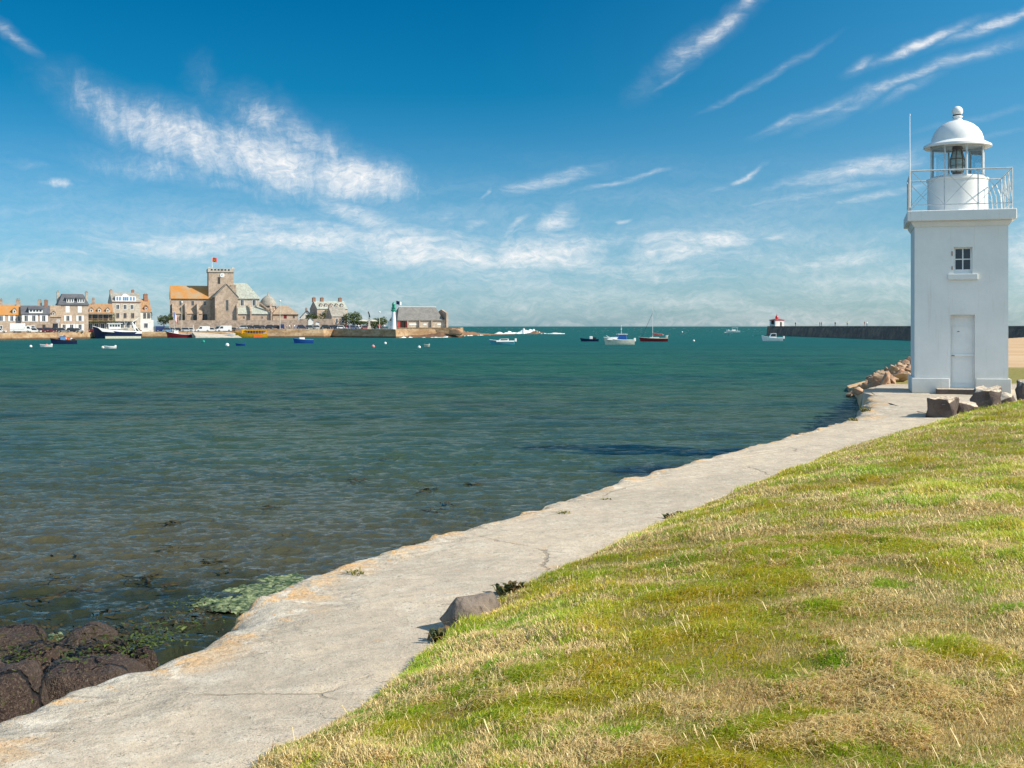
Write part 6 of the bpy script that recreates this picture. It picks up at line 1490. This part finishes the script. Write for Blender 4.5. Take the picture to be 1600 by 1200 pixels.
    # dinghies
    for px0, px1, py, mt, lab in ((64, 81, 542.3, 'frame', 'flat white dinghy with red buoy nearby at the far left'), (164, 181, 544.8, 'frame', 'white upturned dinghy below the blue and white trawler'), (369, 383, 540.2, 'blue', 'low blue dinghy right of a round white buoy'), (663, 671, 542, 'cream', 'small cream dinghy next to a white buoy off the boathouse')):
        r, L = boat(lab, px0, px1, py, 5, 'dinghy', 'dinghy', bow_left=True, group='dinghies afloat in the harbour')
        hull(r, L, 1.1, .38, M[mt], .12, .12, deckmat=M[mt]); MB().box(-L * .1, L * .02, -.45, .45, .24, .30).build('thwart', M['wood'], r)
        MB().box(-L * .52, -L * .36, -.3, .3, .15, .62).build('outboard_motor', M[mt], r, bevel=.05)
    d = 431; r = thing('dinghy', 'white dinghy drawn up on the slipway left of the yellow boat', 'dinghy', (PX(361, d), d, -3.0), R(190), 'dinghies afloat in the harbour')
    hull(r, 2.9, 1.3, .55, M['frame'], .15, .2); MB().box(-.2, .1, -.5, .5, .36, .42).build('thwart', M['wood'], r)
    # buoys
    for px, py, rr, mt, lab in ((48, 542.5, 2.2, 'frame', 'small white buoy farthest left'), (73, 540.5, 2.2, 'red', 'red buoy beside the flat white dinghy'), (160.5, 544.5, 2.5, 'cream', 'cream buoy beside the upturned dinghy'), (318, 535, 2.2, 'green', 'green buoy below the left part of the church'), (355, 540.8, 3.0, 'frame', 'large white buoy left of the blue dinghy'),
                            (583, 543, 2.8, 'pink', 'pinkish white buoy below the green harbour light'), (602, 537.5, 2.1, 'frame', 'white buoy just off the jetty head'), (655, 543.8, 2.4, 'frame', 'white buoy left of the cream dinghy'), (1084, 533.5, 1.7, 'frame', 'small white buoy right of the sailing boat'), (1066, 519.5, 1.1, 'frame', 'tiny white buoy between sailing boat and horizon'), (323, 527.4, 3.0, 'orange', 'red orange buoy at the quay below the church'), (1001, 532.5, 1.4, 'orange', 'small orange mooring buoy at the sailing boat bow')):
        d = SD(py); q = rr * d / F
        r = thing('buoy', lab, 'buoy', (PX(px, d), d, SEA), 0, 'mooring buoys')
        MB().lathe([(q * math.sin(a), -q * math.cos(a) + q * .55) for a in np.linspace(.05, 3.09, 11)], 14).build('float', M[mt], r, smooth=True)
        MB().lathe([(q * .16, q * 1.5), (q * .16, q * 1.75), (q * .08, q * 1.8)], 8).build('mooring_ring', M['steel'], r)
M['lavender'] = pm('tinted_canopy_glass', (.42, .36, .48), None, 2, .2)
boats()

# ------------------------------------------------------------------ reef, boulders and surf
def reef():
    def ridge(name, label, pts, mat, seed, wd):
        n = 120; A, s = resample([(p[0], p[1]) for p in pts], n); hs = np.interp(np.linspace(0, 1, n), np.linspace(0, 1, len(pts)), [p[2] for p in pts])
        cols = []
        for k in np.linspace(-1, 1, 15):
            q = A + np.array([0, k * wd])
            z = SEA - .3 + hs * (1 - k * k) * (.45 + 1.1 * fbm(q[:, 0] * .35 + seed, q[:, 1] * .6, 4, seed)) + .3 * (1 - k * k)
            cols.append(np.stack([q[:, 0], q[:, 1], z], -1))
        V = np.stack(cols, 1); o = link(name, grid_mesh(name, V.reshape(-1, 3), n, 15, mat)); tag(o, label, 'reef')
    f = lambda px, d, h: (PX(px, d), d, h)
    ridge('reef', 'low brown rocky reef running out from the boathouse point', [f(700, 470, 1.6), f(716, 520, 2.6), f(735, 545, 2.2), f(760, 565, 1.4), f(790, 585, .5), f(806, 592, .1)], M['reef'], 4, 6)
    ridge('reef', 'dark isolated rocks among the breakers beyond the reef', [f(820, 640, .2), f(828, 640, 1.6), f(838, 640, .6), f(842, 660, 2.0), f(850, 660, .4)], M['reef'], 9, 5)
    ridge('reef', 'brown weedy rocks along the foot of the boathouse platform', [f(638, 443, .6), f(655, 445, 1.0), f(672, 446, 1.3), f(690, 447, 1.9), f(705, 448, 1.4), f(722, 450, .4)], M['reef'], 12, 3.2)
    o = bpy.data.objects.new('boulder', hull_rock('boulder', 90, M['rock'], (1, .8, .8), 22)); C.objects.link(o); o.location = (PX(711, 446), 446, -2.2); o.scale = (5.5, 4.5, 3.4); tag(o, 'large pale granite boulder at the right end of the boathouse platform', 'rock')
    def foam(label, pts, seed, wd, hh):
        n = 420; A, s = resample([(p[0], p[1]) for p in pts], n); hs = np.interp(np.linspace(0, 1, n), np.linspace(0, 1, len(pts)), [p[2] for p in pts])
        cols = []
        for k in np.linspace(-1, 1, 13):
            q = A + np.array([0, k * wd]); q = q + np.stack([np.zeros(n), (fbm(s * .2, s * 0 + seed, 3, seed) - .5) * wd * 2], -1)
            z = SEA - .20 + hs * (1 - k * k) * 2.7 * np.clip(fbm(q[:, 0] * .30 + seed, q[:, 1] * .35, 3, seed) - .40, 0, 1) * hh
            cols.append(np.stack([q[:, 0], q[:, 1], z], -1))
        V = np.stack(cols, 1); o = link('sea_foam', grid_mesh('sea_foam', V.reshape(-1, 3), n, 13, M['foam'])); tag(o, label, 'surf', kind='stuff')
    foam('white breakers bursting over rocks off the point', [f(768, 640, .6), f(785, 650, 1.4), f(800, 660, 1.2), f(820, 670, 2.4), f(835, 670, 1.5), f(850, 655, .7), f(882, 650, .7)], 3, 7, 1.1)
    foam('white surf washing the near side of the reef', [f(700, 452, .8), f(715, 480, .8), f(735, 520, 1.0), f(752, 545, .8), f(772, 560, .4)], 6, 2.6, .8)
    foam('line of white wash at the foot of the boathouse rocks', [f(624, 424, .5), f(640, 434, .7), f(662, 437, .5), f(680, 439, 1.1), f(700, 441, .9)], 8, 1.6, .8)
    foam('white spray behind the distant motor boat', [f(1130, 815, .4), f(1138, 815, 2.6), f(1143, 815, 1.2), f(1150, 815, .4)], 11, 3, 1.2)
    foam('small wash where the shore rocks meet the water by the lighthouse', [f(1326, 76, .10), f(1332, 74, .30), f(1340, 72, .2), f(1348, 71, .3), f(1356, 70, .1)], 13, .5, .9)
    # whitecaps scattered over the outer sea
    g = np.random.default_rng(19); mb = MB()
    for i in range(150):
        d = math.exp(g.uniform(math.log(480), math.log(2600))); px = g.uniform(640, 1240)
        x = PX(px, d); L = g.uniform(1.2, 3.2) * (d / 700) ** .4; h = .22 * (d / 700) ** .6; a = g.uniform(-.3, .3)
        p = [(x - L / 2, d - .5, SEA), (x - L * .2, d - .6, SEA + h), (x + L * .25, d - .4 + a, SEA + h * .8), (x + L / 2, d + a, SEA), (x + L * .2, d + 1, SEA - .02), (x - L * .2, d + .9, SEA - .02)]
        mb.add(p, [(0, 1, 2, 3), (0, 5, 1), (1, 5, 4, 2), (2, 4, 3)])
    tag(mb.build('whitecap', M['foam']), 'small whitecaps scattered across the open sea', 'surf', kind='stuff')
reef()
